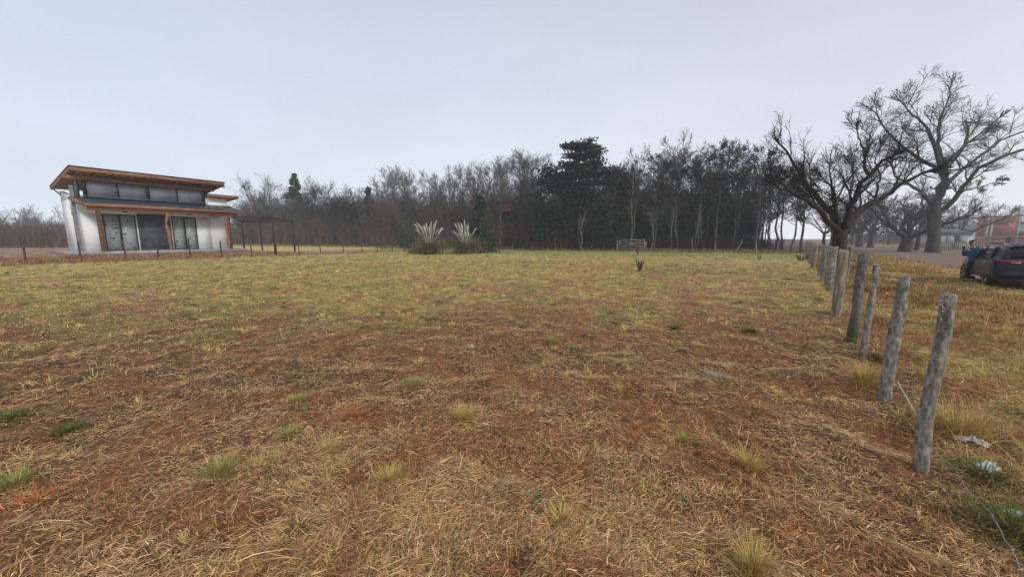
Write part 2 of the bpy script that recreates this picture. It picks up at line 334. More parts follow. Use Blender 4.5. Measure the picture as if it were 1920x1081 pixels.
def ground_col(x, y, blades=False):
    g, ru, right, n2, n3, n4 = zone(x, y)
    n = len(x); c = np.tile(TAN if blades else SOIL*1.6, (n, 1)); tu = tuss(x, y)
    c = mixc(c, BROWN, ss(.45, .65, n4)*.7)
    c = mixc(c, RUST if blades else RUST*.6, ru*.45)
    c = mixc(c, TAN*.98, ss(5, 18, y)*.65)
    c = mixc(c, BROWN*.8, ss(.5, .36, tu)*ss(6, 16, y)*.55)  # brown thatch in tussock hollows, darkened in colour to read as shade
    c = mixc(c, OLIVE*.9, g*.68*(1 if blades else ss(3, 10, y)*.8+.2))
    c = mixc(c, YEL*.8, ss(.5, .62, tu)*ss(.1, .7, g+.25*ss(10, 25, y))*.38*ss(4, 12, y))  # yellow grass on tussock tops, their lit look put into the colour
    c = mixc(c, GREEN*.75, ss(.52, .66, fbm(x*1.9, y*1.9, 33, 3))*(.25+.75*g)*.6*ss(2, 8, y))
    c = mixc(c, np.array([.075, .085, .035]), ss(.74, .80, fbm(x*3.4, y*3.4, 200, 2))*.75*ss(4, 7, y))
    strong = ss(33, 41, y+x*.3)*(1-ss(-2, 0, dw(x, y)))*ss(-22, -5, x)
    c = mixc(c, np.array([.20, .25, .075]), strong*.7)
    # verge to the right of the posts
    v = np.tile(np.array([.50, .25, .09]), (n, 1)); v = mixc(v, np.array([.56, .40, .14]), ss(.45, .6, n2)); v = mixc(v, np.array([.24, .26, .07]), ss(.55, .66, n4)*.7); v = mixc(v, np.array([.24, .10, .045]), ss(.55, .40, tu)*.8)
    c = mixc(c, v, right*.9*(1-ss(7, 10, dr(x, y))))
    far_r = ss(7, 8, dr(x, y))*right; c = mixc(c, np.array([.23, .165, .11]), far_r*.8)
    d = dl(x, y)
    c = mixc(c, np.array([.27, .15, .085]), ss(-.6, .1, d)*(1-ss(2.4, 3.4, d))*(1-ss(20, 30, sl(x, y))))
    c = mixc(c, np.array([.30, .25, .235]), ss(2.8, 3.6, d)*(1-ss(9, 12, d))*ss(8, 12, sl(x, y))*(1-ss(22, 26, sl(x, y)))*.8)
    c = mixc(c, YEL*.7, ss(10, 13, d)*(1-ss(-3, 0, dw(x, y)))*ss(2, 8, sl(x, y))*.9)
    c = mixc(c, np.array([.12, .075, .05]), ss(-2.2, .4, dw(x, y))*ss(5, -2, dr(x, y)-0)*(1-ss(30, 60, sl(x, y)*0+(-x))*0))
    c = mixc(c, np.array([.30, .19, .12]), ss(2.0, 3.0, d)*(1-ss(6, 11, sl(x, y)))*.8)
    c = mixc(c, MUD, on_road(x, y)*right)
    return c
def build_ground():
    nr, na = 680, 1100
    rr = 1.0*np.exp(np.linspace(0, math.log(900/1.0), nr)); th = np.linspace(0, 2*np.pi, na, endpoint=False)
    X = rr[:, None]*np.sin(th); Y = rr[:, None]*np.cos(th); x = X.ravel(); y = Y.ravel(); z = gz(x, y)
    V = np.column_stack([x, y, z]); i = np.arange(nr*na).reshape(nr, na)
    Q = np.stack([i[:-1], i[1:], np.roll(i[1:], -1, 1), np.roll(i[:-1], -1, 1)], -1).reshape(-1, 4)
    V = np.vstack([V, [[0, 0, float(gz(0, 0))]]]); T = np.column_stack([i[0], np.roll(i[0], -1), np.full(na, nr*na)])
    c = ground_col(V[:, 0], V[:, 1]); n = fbm(V[:, 0]*7, V[:, 1]*7, 50, 3); c = c*(0.45+1.1*n)[:, None]*(1-.3*ss(9, 4, V[:, 1])*(np.hypot(V[:, 0], V[:, 1]) < 60))[:, None]  # near ground darkened, painting in the shade down in the thatch
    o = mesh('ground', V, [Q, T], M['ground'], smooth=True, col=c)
    tag(o, 'mown brown and olive winter meadow, wide flat ground', 'ground', kind='structure')
build_ground()
def build_road():
    ns, nt = 260, 30
    s = np.linspace(-25, 150, ns); t = np.linspace(.3, 6.9, nt)
    S, T = np.meshgrid(s, t, indexing='ij')
    e = (fbm(S*.6, T*0+3, 61, 3)-.5)*1.0; e2 = (fbm(S*.6, T*0+9, 63, 3)-.5)*1.2
    T = T + e*(1-(T-.3)/6.6)+e2*(T-.3)/6.6
    x = RO[0]+RD[0]*S+RN[0]*T; y = RO[1]+RD[1]*S+RN[1]*T
    z = gz(x, y)+.012
    t0 = np.linspace(.3, 6.9, nt)[None, :]+0*S
    rut = np.exp(-((t0-1.6)/.35)**2)+np.exp(-((t0-3.4)/.35)**2)
    z = z-.02*rut
    c = np.tile(MUD, (x.size, 1)); n = fbm(x.ravel()*.8, y.ravel()*.8, 71, 4)
    c = c*(.65+.7*n)[:, None]; c = mixc(c, np.array([.32, .25, .20]), (rut.ravel()*.5*ss(.4, .6, n)))
    i = np.arange(x.size).reshape(ns, nt)
    Q = np.stack([i[:-1, :-1], i[:-1, 1:], i[1:, 1:], i[1:, :-1]], -1).reshape(-1, 4)
    o = mesh('dirt_road', np.column_stack([x.ravel(), y.ravel(), z.ravel()]), [Q], M['ground'], smooth=True, col=c)
    tag(o, 'brown rutted dirt road running past the trees', 'road', kind='structure')
build_road()

# ------------------------------------------------------------------ grass and straw
def blades(x, y, L, w, elev, azim, curl, col, z0=None, zoff=0., ns=2):
    """flat strands: ns segments; elev = start pitch"""
    n = len(x); z = gz(x, y)+zoff if z0 is None else z0
    P = np.zeros((n, ns+1, 3)); P[:, 0] = np.column_stack([x, y, z])
    e = elev.copy()
    for k in range(ns):
        d = np.column_stack([np.cos(e)*np.cos(azim), np.cos(e)*np.sin(azim), np.sin(e)])
        P[:, k+1] = P[:, k]+d*(L/ns)[:, None]; e = e-curl/ns
        gk = gz(P[:, k+1, 0], P[:, k+1, 1])+.004; P[:, k+1, 2] = np.maximum(P[:, k+1, 2], gk)
        azim = azim+rng.normal(0, .22, n)
    tw = rng.uniform(-.6, .6, n)
    S = np.column_stack([-np.sin(azim)*np.cos(tw), np.cos(azim)*np.cos(tw), np.sin(tw)])*(w/2)[:, None]
    prof = np.linspace(1, .25, ns+1); prof[0] = .7
    A = P+S[:, None]*prof[None, :, None]; B = P-S[:, None]*prof[None, :, None]
    V = np.stack([A, B], 2)     # n, ns+1, 2, 3
    i = np.arange(n*(ns+1)*2).reshape(n, ns+1, 2)
    Q = np.stack([i[:, :-1, 0], i[:, :-1, 1], i[:, 1:, 1], i[:, 1:, 0]], -1).reshape(-1, 4)
    return V.reshape(-1, 3), Q, np.repeat(col, (ns+1)*2, axis=0)
def scatter(n, r0, r1, p=1.0, ang=(-66, 66)):
    u_ = rng.random(n); r = (r0**p+(r1**p-r0**p)*u_)**(1/p)
    t = np.radians(rng.uniform(ang[0], ang[1], n)); return r*np.sin(t), r*np.cos(t)
def wob(c, a=.3):
    n = len(c); return c*np.exp(rng.normal(0, a, n))[:, None]*(1+rng.normal(0, .07, (n, 3)))
def build_grass():
    # mown straw litter
    A = Acc()
    x, y = scatter(760000, 1.5, 26, .3)
    keep = (on_road(x, y)*(df(x, y) > 0) < .3) & (dl(x, y) < .5); x = x[keep]; y = y[keep]
    clump = fbm(x*3.1, y*3.1, 81, 3); keep = rng.random(len(x)) < .6+.9*ss(.3, .6, clump); x = x[keep]; y = y[keep]
    n = len(x); r = np.hypot(x, y)
    L = rng.uniform(.02, .07, n)*(1+1.0*(rng.random(n) < .05)); w = np.maximum(rng.uniform(.002, .0055, n), r*.0009*rng.uniform(.6, 1.2, n))
    main = fbm(x*.8, y*.8, 83, 2)*9
    azm = main+rng.normal(0, .9, n)+np.pi*(rng.random(n) < .5)
    c = ground_col(x, y, True); k = rng.random(n)
    c = mixc(c, STRAW*1.1, (k < .22)*.75); c = mixc(c, BROWN*.5, (k > .72)*.8); c = mixc(c, RUST, ((k > .45) & (k < .55))*.6)
    A.add(*blades(x, y, L, w, rng.uniform(-.1, .4, n), azm, rng.uniform(.05, .6, n), wob(c, .3)*.95, zoff=rng.uniform(0, .03, n)))
    n = 1900; x, y = scatter(n, 1.6, 12, .6); k = (df(x, y) < .4) & (dl(x, y) < 0); x = x[k]; y = y[k]; n = len(x); r = np.hypot(x, y)
    c = np.tile(np.array([.78, .54, .28]), (n, 1)); A.add(*blades(x, y, rng.uniform(.08, .24, n), np.maximum(rng.uniform(.0022, .0042, n), r*.0008), rng.uniform(.0, .35, n), rng.uniform(0, 6.28, n), rng.uniform(.1, .7, n), wob(c, .25), zoff=rng.uniform(.01, .04, n), ns=3))
    o = A.build('straw_litter', M['blade']); tag(o, 'cut dry straw and brown grass litter lying over the meadow', 'straw', kind='stuff')
    # short living grass in patches, greener with distance
    A = Acc()
    x, y = scatter(420000, 1.6, 48, .45)
    g, ru, right, n2, n3, n4 = zone(x, y); fine = fbm(x*4.2, y*4.2, 91, 2)
    dens = (.10+.9*g)*ss(.42, .62, fine)
    keep = (rng.random(len(x)) < dens) & (df(x, y) < .5) & (dl(x, y) < .3) & (dw(x, y) < 1); x = x[keep]; y = y[keep]; g = g[keep]; n4 = n4[keep]
    n = len(x); r = np.hypot(x, y)
    L = rng.uniform(.03, .085, n)*(1+.3*ss(.55, .7, n4)); w = np.maximum(rng.uniform(.002, .004, n), r*.0010*rng.uniform(.6, 1.2, n))
    k = rng.random(n); c = np.tile(OLIVE*1.1, (n, 1)); c = mixc(c, GREEN, (k < .35)*.8); c = mixc(c, YEL*.85, (k > .66)*.75); c = mixc(c, TAN, ((k > .35) & (k < .5))*.8)
    c = mixc(c, TAN, ss(0, .5, 1-g)*.5)
    A.add(*blades(x, y, L, w, rng.uniform(.5, 1.35, n), rng.uniform(0, 6.28, n), rng.uniform(.3, 1.4, n), wob(c, .25)))
    # many small tufts
    nt, nb_ = 3400, 34; x, y = scatter(nt, 2.2, 40, .9); k = (df(x, y) < .2) & (dl(x, y) < 0) & (dw(x, y) < 0); x = x[k]; y = y[k]; gg = zone(x, y)[0]; k = rng.random(len(x)) < .45+.6*gg; x = x[k]; y = y[k]; nt = len(x)
    kind = rng.random(nt); tc_ = np.where(kind[:, None] < .40, YEL[None]*.95, np.where(kind[:, None] < .66, np.array([[.34, .36, .09]]), np.where(kind[:, None] < .84, np.array([[.13, .19, .05]]), np.array([[.06, .075, .03]]))))
    sz = rng.uniform(.03, .11, nt)*(1+.5*ss(8, 30, y))*np.where(kind < .4, 1, rng.uniform(1, 2.3, nt)); hh = rng.uniform(.035, .09, nt)*np.where(kind < .4, 1.3, .75)
    I = np.repeat(np.arange(nt), nb_); n = len(I); a = rng.uniform(0, 6.28, n); q = np.abs(rng.normal(0, 1, n))*sz[I]*.6; X = x[I]+q*np.cos(a); Y_ = y[I]+q*np.sin(a); r = np.hypot(X, Y_)
    A.add(*blades(X, Y_, hh[I]*rng.uniform(.5, 1.2, n), np.maximum(rng.uniform(.002, .0045, n), r*.0011), rng.uniform(.6, 1.4, n), a+rng.normal(0, .5, n), rng.uniform(.2, 1.0, n), wob(tc_[I], .22)))
    o = A.build('meadow_grass', M['blade']); tag(o, 'short patchy green and yellow winter grass over the meadow', 'grass', kind='stuff')
    # longer orange grass of the verge right of the posts
    A = Acc()
    n0 = 300000; s = rng.uniform(-4, 46, n0)**1.0; s = -4+50*rng.random(n0)**1.7; t = rng.uniform(.0, 15, n0)
    t = .1+14*rng.random(n0)**1.25
    x = FA[0]+FD[0]*s+FN[0]*t; y = FA[1]+FD[1]*s+FN[1]*t
    ed = fbm(x*2, y*2, 93, 2); keep = (t+(ed-.5)*1.2 > .15) & (dr(x, y)+(ed-.5)*1.2 < .2) & (rng.random(n0) < .25+.9*ss(.3, .6, fbm(x*1.9, y*1.9, 95, 3)))
    x = x[keep]; y = y[keep]; n = len(x); r = np.hypot(x, y); t = t[keep]; cd = np.hypot(x-17.2, y-12.6)
    ht = fbm(x*.9, y*.9, 96, 3)
    L = rng.uniform(.08, .26, n)*(.55+.9*ss(.35, .65, ht))*(1-.62*ss(2.5, 8, t))*(1-.6*ss(4.5, 3, cd)); w = np.maximum(rng.uniform(.002, .0045, n), r*.0009)
    c = ground_col(x, y, True); k = rng.random(n); c = mixc(c, np.array([.62, .42, .15]), (k < .3)*.7); c = mixc(c, np.array([.17, .21, .05]), (k > .86)*.8); c = mixc(c, np.array([.34, .12, .045]), ((k > .45) & (k < .68))*.8); dk = ss(.52, .66, fbm(x*1.6, y*1.6, 140, 3))*ss(6, 1, t); c = mixc(c, np.array([.075, .10, .03]), dk*.7); c = mixc(c, np.array([.20, .085, .04]), ss(.5, .36, fbm(x*1.3, y*1.3, 141, 3))*ss(5, 1, t)*.7)
    A.add(*blades(x, y, L, w, rng.uniform(.35, 1.4, n), rng.uniform(0, 6.28, n), rng.uniform(.6, 2.0, n), wob(c, .28), ns=3))
    o = A.build('verge_grass', M['blade']); tag(o, 'long orange and yellow dry grass of the verge right of the posts', 'grass', kind='stuff')
    # rough brown grass along the neighbour's fence and wood edge
    A = Acc()
    n0 = 60000; s = rng.uniform(-8, 34, n0); t = rng.normal(.5, .75, n0)
    x = LA[0]+LD[0]*s+LN[0]*t; y = LA[1]+LD[1]*s+LN[1]*t; keep = rng.random(n0) < (.15+ss(.35, .6, fbm(x*.9, y*.9, 97, 2)))*(1-.6*ss(6, 12, s)); x = x[keep]; y = y[keep]; s = s[keep]; n = len(x)
    L = rng.uniform(.12, .42, n)*(1-.35*ss(5, 12, s)); k = rng.random(n); c = np.tile(np.array([.33, .18, .095]), (n, 1)); c = mixc(c, TAN, (k < .3)*.7); c = mixc(c, BROWN, (k > .7)*.8); c = mixc(c, OLIVE*.8, ((k > .5) & (k < .6))*.7)
    A.add(*blades(x, y, L, np.full(n, .022), rng.uniform(.4, 1.4, n), rng.uniform(0, 6.28, n), rng.uniform(.3, 1.6, n), wob(c, .3)))
    n0 = 42000; s = rng.uniform(0, 100, n0); t = rng.normal(.3, 1.0, n0); x = WA[0]+WD[0]*s+WN[0]*t; y = WA[1]+WD[1]*s+WN[1]*t; n = len(x)
    L = rng.uniform(.15, .6, n); k = rng.random(n); c = np.tile(np.array([.24, .13, .075]), (n, 1)); c = mixc(c, TAN, (k < .3)*.6); c = mixc(c, OLIVE*.7, (k > .75)*.8)
    A.add(*blades(x, y, L, np.full(n, .04), rng.uniform(.4, 1.4, n), rng.uniform(0, 6.28, n), rng.uniform(.2, 1.4, n), wob(c, .35)))
    o = A.build('rough_grass', M['blade']); tag(o, 'rough brown uncut grass strip along fence and wood edge', 'grass', kind='stuff')
build_grass()
def tuft(px, py, kind, label, h=.16, rad=.09, n=150):
    h *= 1.25; n = int(n*1.9)
    p = G(px, py); x0, y0 = p[0], p[1]
    a = rng.uniform(0, 6.28, n); q = np.abs(rng.normal(0, rad*.5, n)); x = q*np.cos(a); y = q*np.sin(a); r = math.hypot(x0, y0)
    cc = {'yellow': (np.array([.58, .44, .15]), np.array([.46, .30, .10])), 'green': (np.array([.055, .085, .02]), np.array([.17, .18, .05])),
          'lime': (np.array([.20, .22, .05]), np.array([.44, .38, .12])), 'bluegreen': (np.array([.07, .15, .06]), np.array([.16, .24, .12])), 'dark': (np.array([.035, .05, .02]), np.array([.08, .09, .03])),
          'grey': (np.array([.26, .27, .19]), np.array([.36, .34, .24])), 'rust': (np.array([.42, .13, .04]), np.array([.5, .2, .07]))}[kind]
    k = rng.random(n)[:, None]; c = cc[0]*(1-k)+cc[1]*k
    low = kind in ('dark', 'green', 'bluegreen', 'grey', 'rust')
    V, Q, C = blades(x+x0, y+y0, rng.uniform(.5, 1.1, n)*h, np.maximum(rng.uniform(.003, .006, n), r*.0008), rng.uniform(.25 if low else .8, 1.35, n), a+rng.normal(0, .5, n), rng.uniform(.2, 1.1 if low else .7, n), wob(c, .2), ns=3)
    z = float(gz(x0, y0)); V = V-np.array([x0, y0, z])
    o = mesh('grass_tuft', V, [Q], M['blade'], col=C, loc=(x0, y0, z))
    tag(o, label, 'grass tuft')
for a in [
 (868, 783, 'yellow', 'pale yellow upright grass tuft alone in the middle of the meadow', .13, .07, 150),
 (416, 893, 'lime', 'yellow green grass tuft in the left foreground', .10, .10, 190),
 (732, 903, 'yellow', 'wide straw yellow grass tuft in the centre foreground', .085, .12, 220),
 (1402, 878, 'yellow', 'thin yellow grass tuft left of the nearest fence post', .13, .06, 120),
 (1412, 1064, 'yellow', 'tall straw tuft at the bottom edge right of centre', .13, .08, 170),
 (1620, 722, 'yellow', 'bright straw clump between the second and third fence posts', .22, .12, 230),
 (1790, 812, 'yellow', 'tall yellow grass clump just right of the nearest fence post', .26, .16, 260),
 (612, 838, 'yellow', 'low golden grass tuft left of the lone yellow tuft', .09, .08, 120),
 (542, 816, 'lime', 'light green grass tuft beside the low golden tuft', .07, .08, 120),
 (126, 806, 'green', 'round mid green grass cushion near the left edge', .08, .14, 240),
 (25, 790, 'green', 'wide green grass patch cut by the left edge', .09, .2, 300),
 (28, 915, 'lime', 'bright green patch at the lower left edge', .08, .13, 220),
 (1000, 934, 'bluegreen', 'blue green leafy tuft, right one of the front pair', .055, .07, 110),
 (945, 930, 'bluegreen', 'blue green leafy tuft, left one of the front pair', .05, .08, 110),
 (845, 1055, 'green', 'dark green tuft at the bottom edge under the front pair', .06, .13, 160),
 (990, 1062, 'dark', 'dark tuft with pale blades at bottom centre', .055, .10, 110),
 (808, 602, 'dark', 'small dark green rosette in the far middle of the meadow', .09, .14, 130),
 (1408, 620, 'green', 'vivid green sprig far out near the post row', .11, .12, 140),
 (630, 672, 'dark', 'flat dark rosette left of centre', .06, .14, 130),
 (908, 724, 'dark', 'tiny dark green clump above the lone yellow tuft', .06, .08, 90),
 (1265, 617, 'dark', 'dark weed clump right of the far middle', .09, .16, 130),
 (1345, 712, 'grey', 'pale grey green weed patch left of the post row', .07, .22, 260),
 (1280, 832, 'lime', 'thin green tuft left of the nearest post in mid meadow', .07, .08, 110),
 (1035, 648, 'lime', 'yellow green tuft beside a small dark weed in mid meadow', .12, .12, 130),
 (560, 752, 'lime', 'soft lime grass tuft in left mid meadow', .08, .1, 130),
 (775, 722, 'lime', 'two tone lime grass tuft in mid meadow', .08, .13, 150),
 (660, 778, 'rust', 'spread of rusty red grass in mid meadow', .06, .3, 330),
 (1200, 820, 'rust', 'rusty red grass patch right of centre', .05, .25, 280),
 (70, 940, 'rust', 'orange brown grass heap in the lower left', .07, .22, 330),
 (1050, 968, 'yellow', 'short sparse straw tuft below the centre', .07, .08, 110),
 (560, 1010, 'dark', 'half buried dark tuft in the bottom left middle', .05, .09, 110),
 (1640, 675, 'dark', 'dark green weeds at the foot of the third fence post', .10, .22, 200),
 (1840, 905, 'green', 'fresh green grass under the crumpled plastic at the right', .12, .16, 260),
 (1895, 1010, 'green', 'long green grass in the lower right corner', .15, .26, 300)]:
    tuft(*a)

# ------------------------------------------------------------------ trees
def norm(a): return a/(np.linalg.norm(a, axis=-1, keepdims=True)+1e-9)
def sprout(P, r, nper, t0, t1, Lr, ang, up, k=4, rr=.5, g=None, wig=.12, lens=None):
    """children of polylines P (N,m,3): returns P2 (N*nper,k,3), r2"""
    g = g or rng
    N, m, _ = P.shape; idx = np.repeat(np.arange(N), nper); n = len(idx)
    t = g.uniform(t0, t1, n)*(m-1); i = np.minimum(t.astype(int), m-2); f = (t-i)[:, None]
    p = P[idx, i]*(1-f)+P[idx, i+1]*f; T = norm(P[idx, i+1]-P[idx, i]); rp = r[idx, i]*(1-f[:, 0])+r[idx, i+1]*f[:, 0]
    rnd = norm(g.normal(0, 1, (n, 3))); side = norm(rnd-(rnd*T).sum(1, keepdims=True)*T)
    a = np.radians(g.uniform(ang[0], ang[1], n))[:, None]
    d = norm(T*np.cos(a)+side*np.sin(a)+np.array([0, 0, up]))
    plen = np.linalg.norm(np.diff(P, axis=1), axis=2).sum(1)[idx] if lens is None else lens
    L = plen*g.uniform(Lr[0], Lr[1], n)*(1-.45*t/(m-1))
    r0 = np.minimum(rp*.85, rp*rr*g.uniform(.8, 1.2, n))
    out = np.zeros((n, k, 3)); out[:, 0] = p
    for j in range(1, k):
        out[:, j] = out[:, j-1]+d*(L/(k-1))[:, None]; d = norm(d+g.normal(0, wig, (n, 3))+np.array([0, 0, up*.25]))
    rad = r0[:, None]*np.linspace(1, .35, k)[None]
    return out, rad
def resample(pts, k):
    pts = np.asarray(pts, float); s = np.r_[0, np.cumsum(np.linalg.norm(np.diff(pts, axis=0), axis=1))]; q = np.linspace(0, s[-1], k)
    return np.column_stack([np.interp(q, s, pts[:, j]) for j in range(3)])
def leafcloud(C, size, cols, flat=1.0, g=None):
    g = g or rng; n = len(C); a = norm(g.normal(0, 1, (n, 3))*np.array([1, 1, flat])); b = norm(np.cross(a, g.normal(0, 1, (n, 3)))); s = (size*g.uniform(.5, 1.3, n))[:, None]
    V = np.stack([C-a*s, C+b*s*.5, C+a*s, C-b*s*.5], 1).reshape(-1, 3); Q = np.arange(4*n).reshape(n, 4)
    return V, Q, np.repeat(cols, 4, axis=0)
def wood_tree(seed, H, kind):
    g = np.random.default_rng(seed); root = empty('bare_tree', (0, 0, -.1))
    k = 9; z = np.linspace(0, H*.93, k); wx = np.cumsum(g.normal(0, H*.008, k)); wy = np.cumsum(g.normal(0, H*.008, k)); wx[0] = wy[0] = 0
    stems = [np.column_stack([wx, wy, z])]
    if kind == 'fork':
        s = []
        for q in range(3):
            a = q*2.1+g.uniform(0, 1); tilt = g.uniform(.12, .22); s.append(np.column_stack([wx+np.cos(a)*z*tilt, wy+np.sin(a)*z*tilt, z*g.uniform(.8, 1)]))
        stems = s
    P0 = np.array(stems); r0 = np.tile(np.linspace(1, .12, k)*H*.0105*(.75 if len(stems) > 1 else 1), (len(stems), 1))
    T = Acc(); T.tube(P0, r0, 6)
    par = dict(tall=(24, .22, .92, (.26, .46), (20, 42), .16), fork=(16, .22, .95, (.24, .42), (22, 50), .16), knob=(24, .25, .97, (.2, .36), (28, 60), .14), spread=(26, .25, .95, (.3, .5), (35, 75), .10))[kind]
    P1, r1 = sprout(P0, r0, par[0], par[1], par[2], par[3], par[4], par[5], 6, .5, g)
    T.tube(P1, r1, 4); T.build('trunk', M['bark_wood'], root, True)
    C = Acc()
    P2, r2 = sprout(P1, r1, 8, .15, 1, (.3, .55), (22, 50), .22, 4, .5, g); r2 = np.clip(r2, .012, .022); C.tube(P2, r2, 3)
    P3, r3 = sprout(P2, r2, 8, .1, 1, (.45, .95), (18, 45), .15, 3, .5, g); r3 = r3*0+.0095; C.tube(P3, r3, 3)
    if kind == 'knob':
        tips = P3[:, -1][g.random(len(P3)) < .16]; tips = np.repeat(tips, 5, axis=0)+g.normal(0, .09, (len(tips)*5, 3))
        V, Q, _ = leafcloud(tips, .09, np.zeros((len(tips), 3)), 1, g); C.add(V, Q)
    C.build('crown', M['twig_dark'] if kind == 'knob' else (M['twig_pale'] if kind == 'tall' else M['twig']), root)
    CH[root.name] = kids(root); return root
def cloud_tree(seed, H, rad, col, nleaf, size, name='evergreen_tree'):
    g = np.random.default_rng(seed); root = empty(name, (0, 0, -.1))
    T = Acc(); P0 = np.array([np.column_stack([np.zeros(6), np.zeros(6), np.linspace(0, H*.85, 6)])]); r0 = np.array([np.linspace(.16, .04, 6)])
    T.tube(P0, r0, 6); P1, r1 = sprout(P0, r0, 14, .15, .95, (.25, .5), (35, 75), .1, 4, .5, g); T.tube(P1, r1, 4); T.build('trunk', M['bark_wood'], root)
    nc = 60; u_ = g.uniform(.08, 1, nc); a = g.uniform(0, 6.28, nc); prof = rad*np.sqrt(np.clip(1-((u_-.45)/.62)**2, .03, 1)); q = prof*np.sqrt(g.random(nc))*g.uniform(.7, 1.15, nc)
    cc = np.column_stack([q*np.cos(a), q*np.sin(a), u_*H]); idx = g.integers(0, nc, nleaf)
    pts = cc[idx]+g.normal(0, 1, (nleaf, 3))*np.array([.42, .42, .32])*rad*.42
    shade = (.5+1.0*g.random(nc))[idx]*np.exp(g.normal(0, .25, nleaf)); cols = np.array(col)[None]*shade[:, None]
    V, Q, C = leafcloud(pts, size, cols, 1, g); mesh('crown', V, [Q], M['leafy'], root, col=C)
    CH[root.name] = kids(root); return root
def conifer(seed, H, rad, z0, nb, col, name, flat_top=False, droop=-.05, size=.22, per=150):
    g = np.random.default_rng(seed); root = empty(name, (0, 0, -.1))
    k = 8; P0 = np.array([np.column_stack([np.cumsum(g.normal(0, .05, k)), np.cumsum(g.normal(0, .05, k)), np.linspace(0, H*.97, k)])]); r0 = np.array([np.linspace(H*.02, .04, k)])
    T = Acc(); T.tube(P0, r0, 7)
    zz = z0+(H*.98-z0)*np.sort(g.random(nb)); f = (zz-z0)/(H-z0)
    if flat_top: zz = np.round(zz/1.15)*1.15+g.normal(0, .12, nb); f = np.clip((zz-z0)/(H-z0), 0, 1)
    L = rad*(np.clip(1.12-f, 0, 1)**.3*(.75+.5*g.random(nb)**2) if flat_top else np.clip(1-f, 0.04, 1)**.8)*g.uniform(.6, 1.1, nb); a = g.uniform(0, 6.28, nb)
    m = 5; q = np.linspace(0, 1, m); B = np.zeros((nb, m, 3))
    B[:, :, 0] = np.cos(a)[:, None]*L[:, None]*q; B[:, :, 1] = np.sin(a)[:, None]*L[:, None]*q
    B[:, :, 2] = zz[:, None]+L[:, None]*(q*droop+q*q*(.18 if flat_top else .05)); B[:, :, :2] += P0[0, -2, :2]*f[:, None, None]
    T.tube(B, np.linspace(1, .3, m)[None]*(.03+.012*L)[:, None], 4); T.build('trunk', M['bark_dark'], root)
    idx = np.repeat(np.arange(nb), per); n = len(idx); t = g.uniform(.2, 1.05, n)**.8
    base = B[idx, 0]+(B[idx, -1]-B[idx, 0])*t[:, None]
    sp = (.12+.26*L[idx]*(1-.45*t)); pts = base+np.column_stack([g.normal(0, 1, n)*sp, g.normal(0, 1, n)*sp, g.normal(0, .16, n)+.06])
    cols = np.array(col)[None]*(np.exp(g.normal(0, .35, n))*(.6+.8*g.random(nb))[idx])[:, None]
    V, Q, C = leafcloud(pts, size, cols, .55, g); mesh('crown', V, [Q], M['leafy'], root, col=C)
    CH[root.name] = kids(root); return root
PROF = np.array([(430, 378), (470, 345), (500, 352), (545, 352), (600, 350), (650, 352), (690, 352), (715, 325), (740, 312), (790, 318), (830, 330), (860, 310), (900, 303), (940, 300), (980, 286), (1015, 292), (1060, 320), (1130, 318), (1160, 278), (1200, 282), (1250, 256), (1300, 268), (1335, 257), (1400, 262), (1440, 262), (1500, 285), (1540, 300)])
def px_of(x, y): return 960+F_PX*x/(CP*y+0*x)
def top_z(x, y): # height of the wood's skyline above this spot
    ty = np.interp(px_of(x, y), PROF[:, 0], PROF[:, 1]); Zr = -(ty-540.5)/F_PX; return .96*(HC+y*(-SP+Zr*CP)/(CP+Zr*SP))
protos = {'tall': [wood_tree(101, 14, 'tall'), wood_tree(102, 14, 'tall'), wood_tree(106, 14, 'tall')], 'fork': [wood_tree(103, 14, 'fork')], 'knob': [wood_tree(104, 14, 'knob'), wood_tree(105, 14, 'knob')], 'spread': [wood_tree(107, 12, 'spread'), wood_tree(108, 12, 'spread')]}
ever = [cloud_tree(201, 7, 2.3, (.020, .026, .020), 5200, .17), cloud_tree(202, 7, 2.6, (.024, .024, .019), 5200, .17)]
used = {}
def put(proto, x, y, h, hp, wide, label, group, cat='tree'):
    s = h/hp; loc = (x, y, float(gz(x, y))-.08); rz = random.uniform(0, 6.28); scl = (s*wide, s*wide, s)
    if proto.name not in used:
        used[proto.name] = 1; proto.location = loc; proto.rotation_euler = (0, 0, rz); proto.scale = scl; o = proto
    else: o = copy_thing(proto, loc, rz, scl)
    tag(o, label, cat, group); return o
LAB = {'tall': 'slender leafless tree with pale upright twigs', 'fork': 'leafless tree with several stems', 'knob': 'dark knobbly leafless tree with clotted twigs', 'spread': 'dark leafless tree with spreading limbs'}
def region(px): return ('behind the pergola' if px < 620 else 'left of the pampas grass' if px < 790 else 'between pampas grass and cedar' if px < 1030 else 'around the cedar and gate' if px < 1215 else 'right of the gate' if px < 1350 else 'nearest the right hand post row')
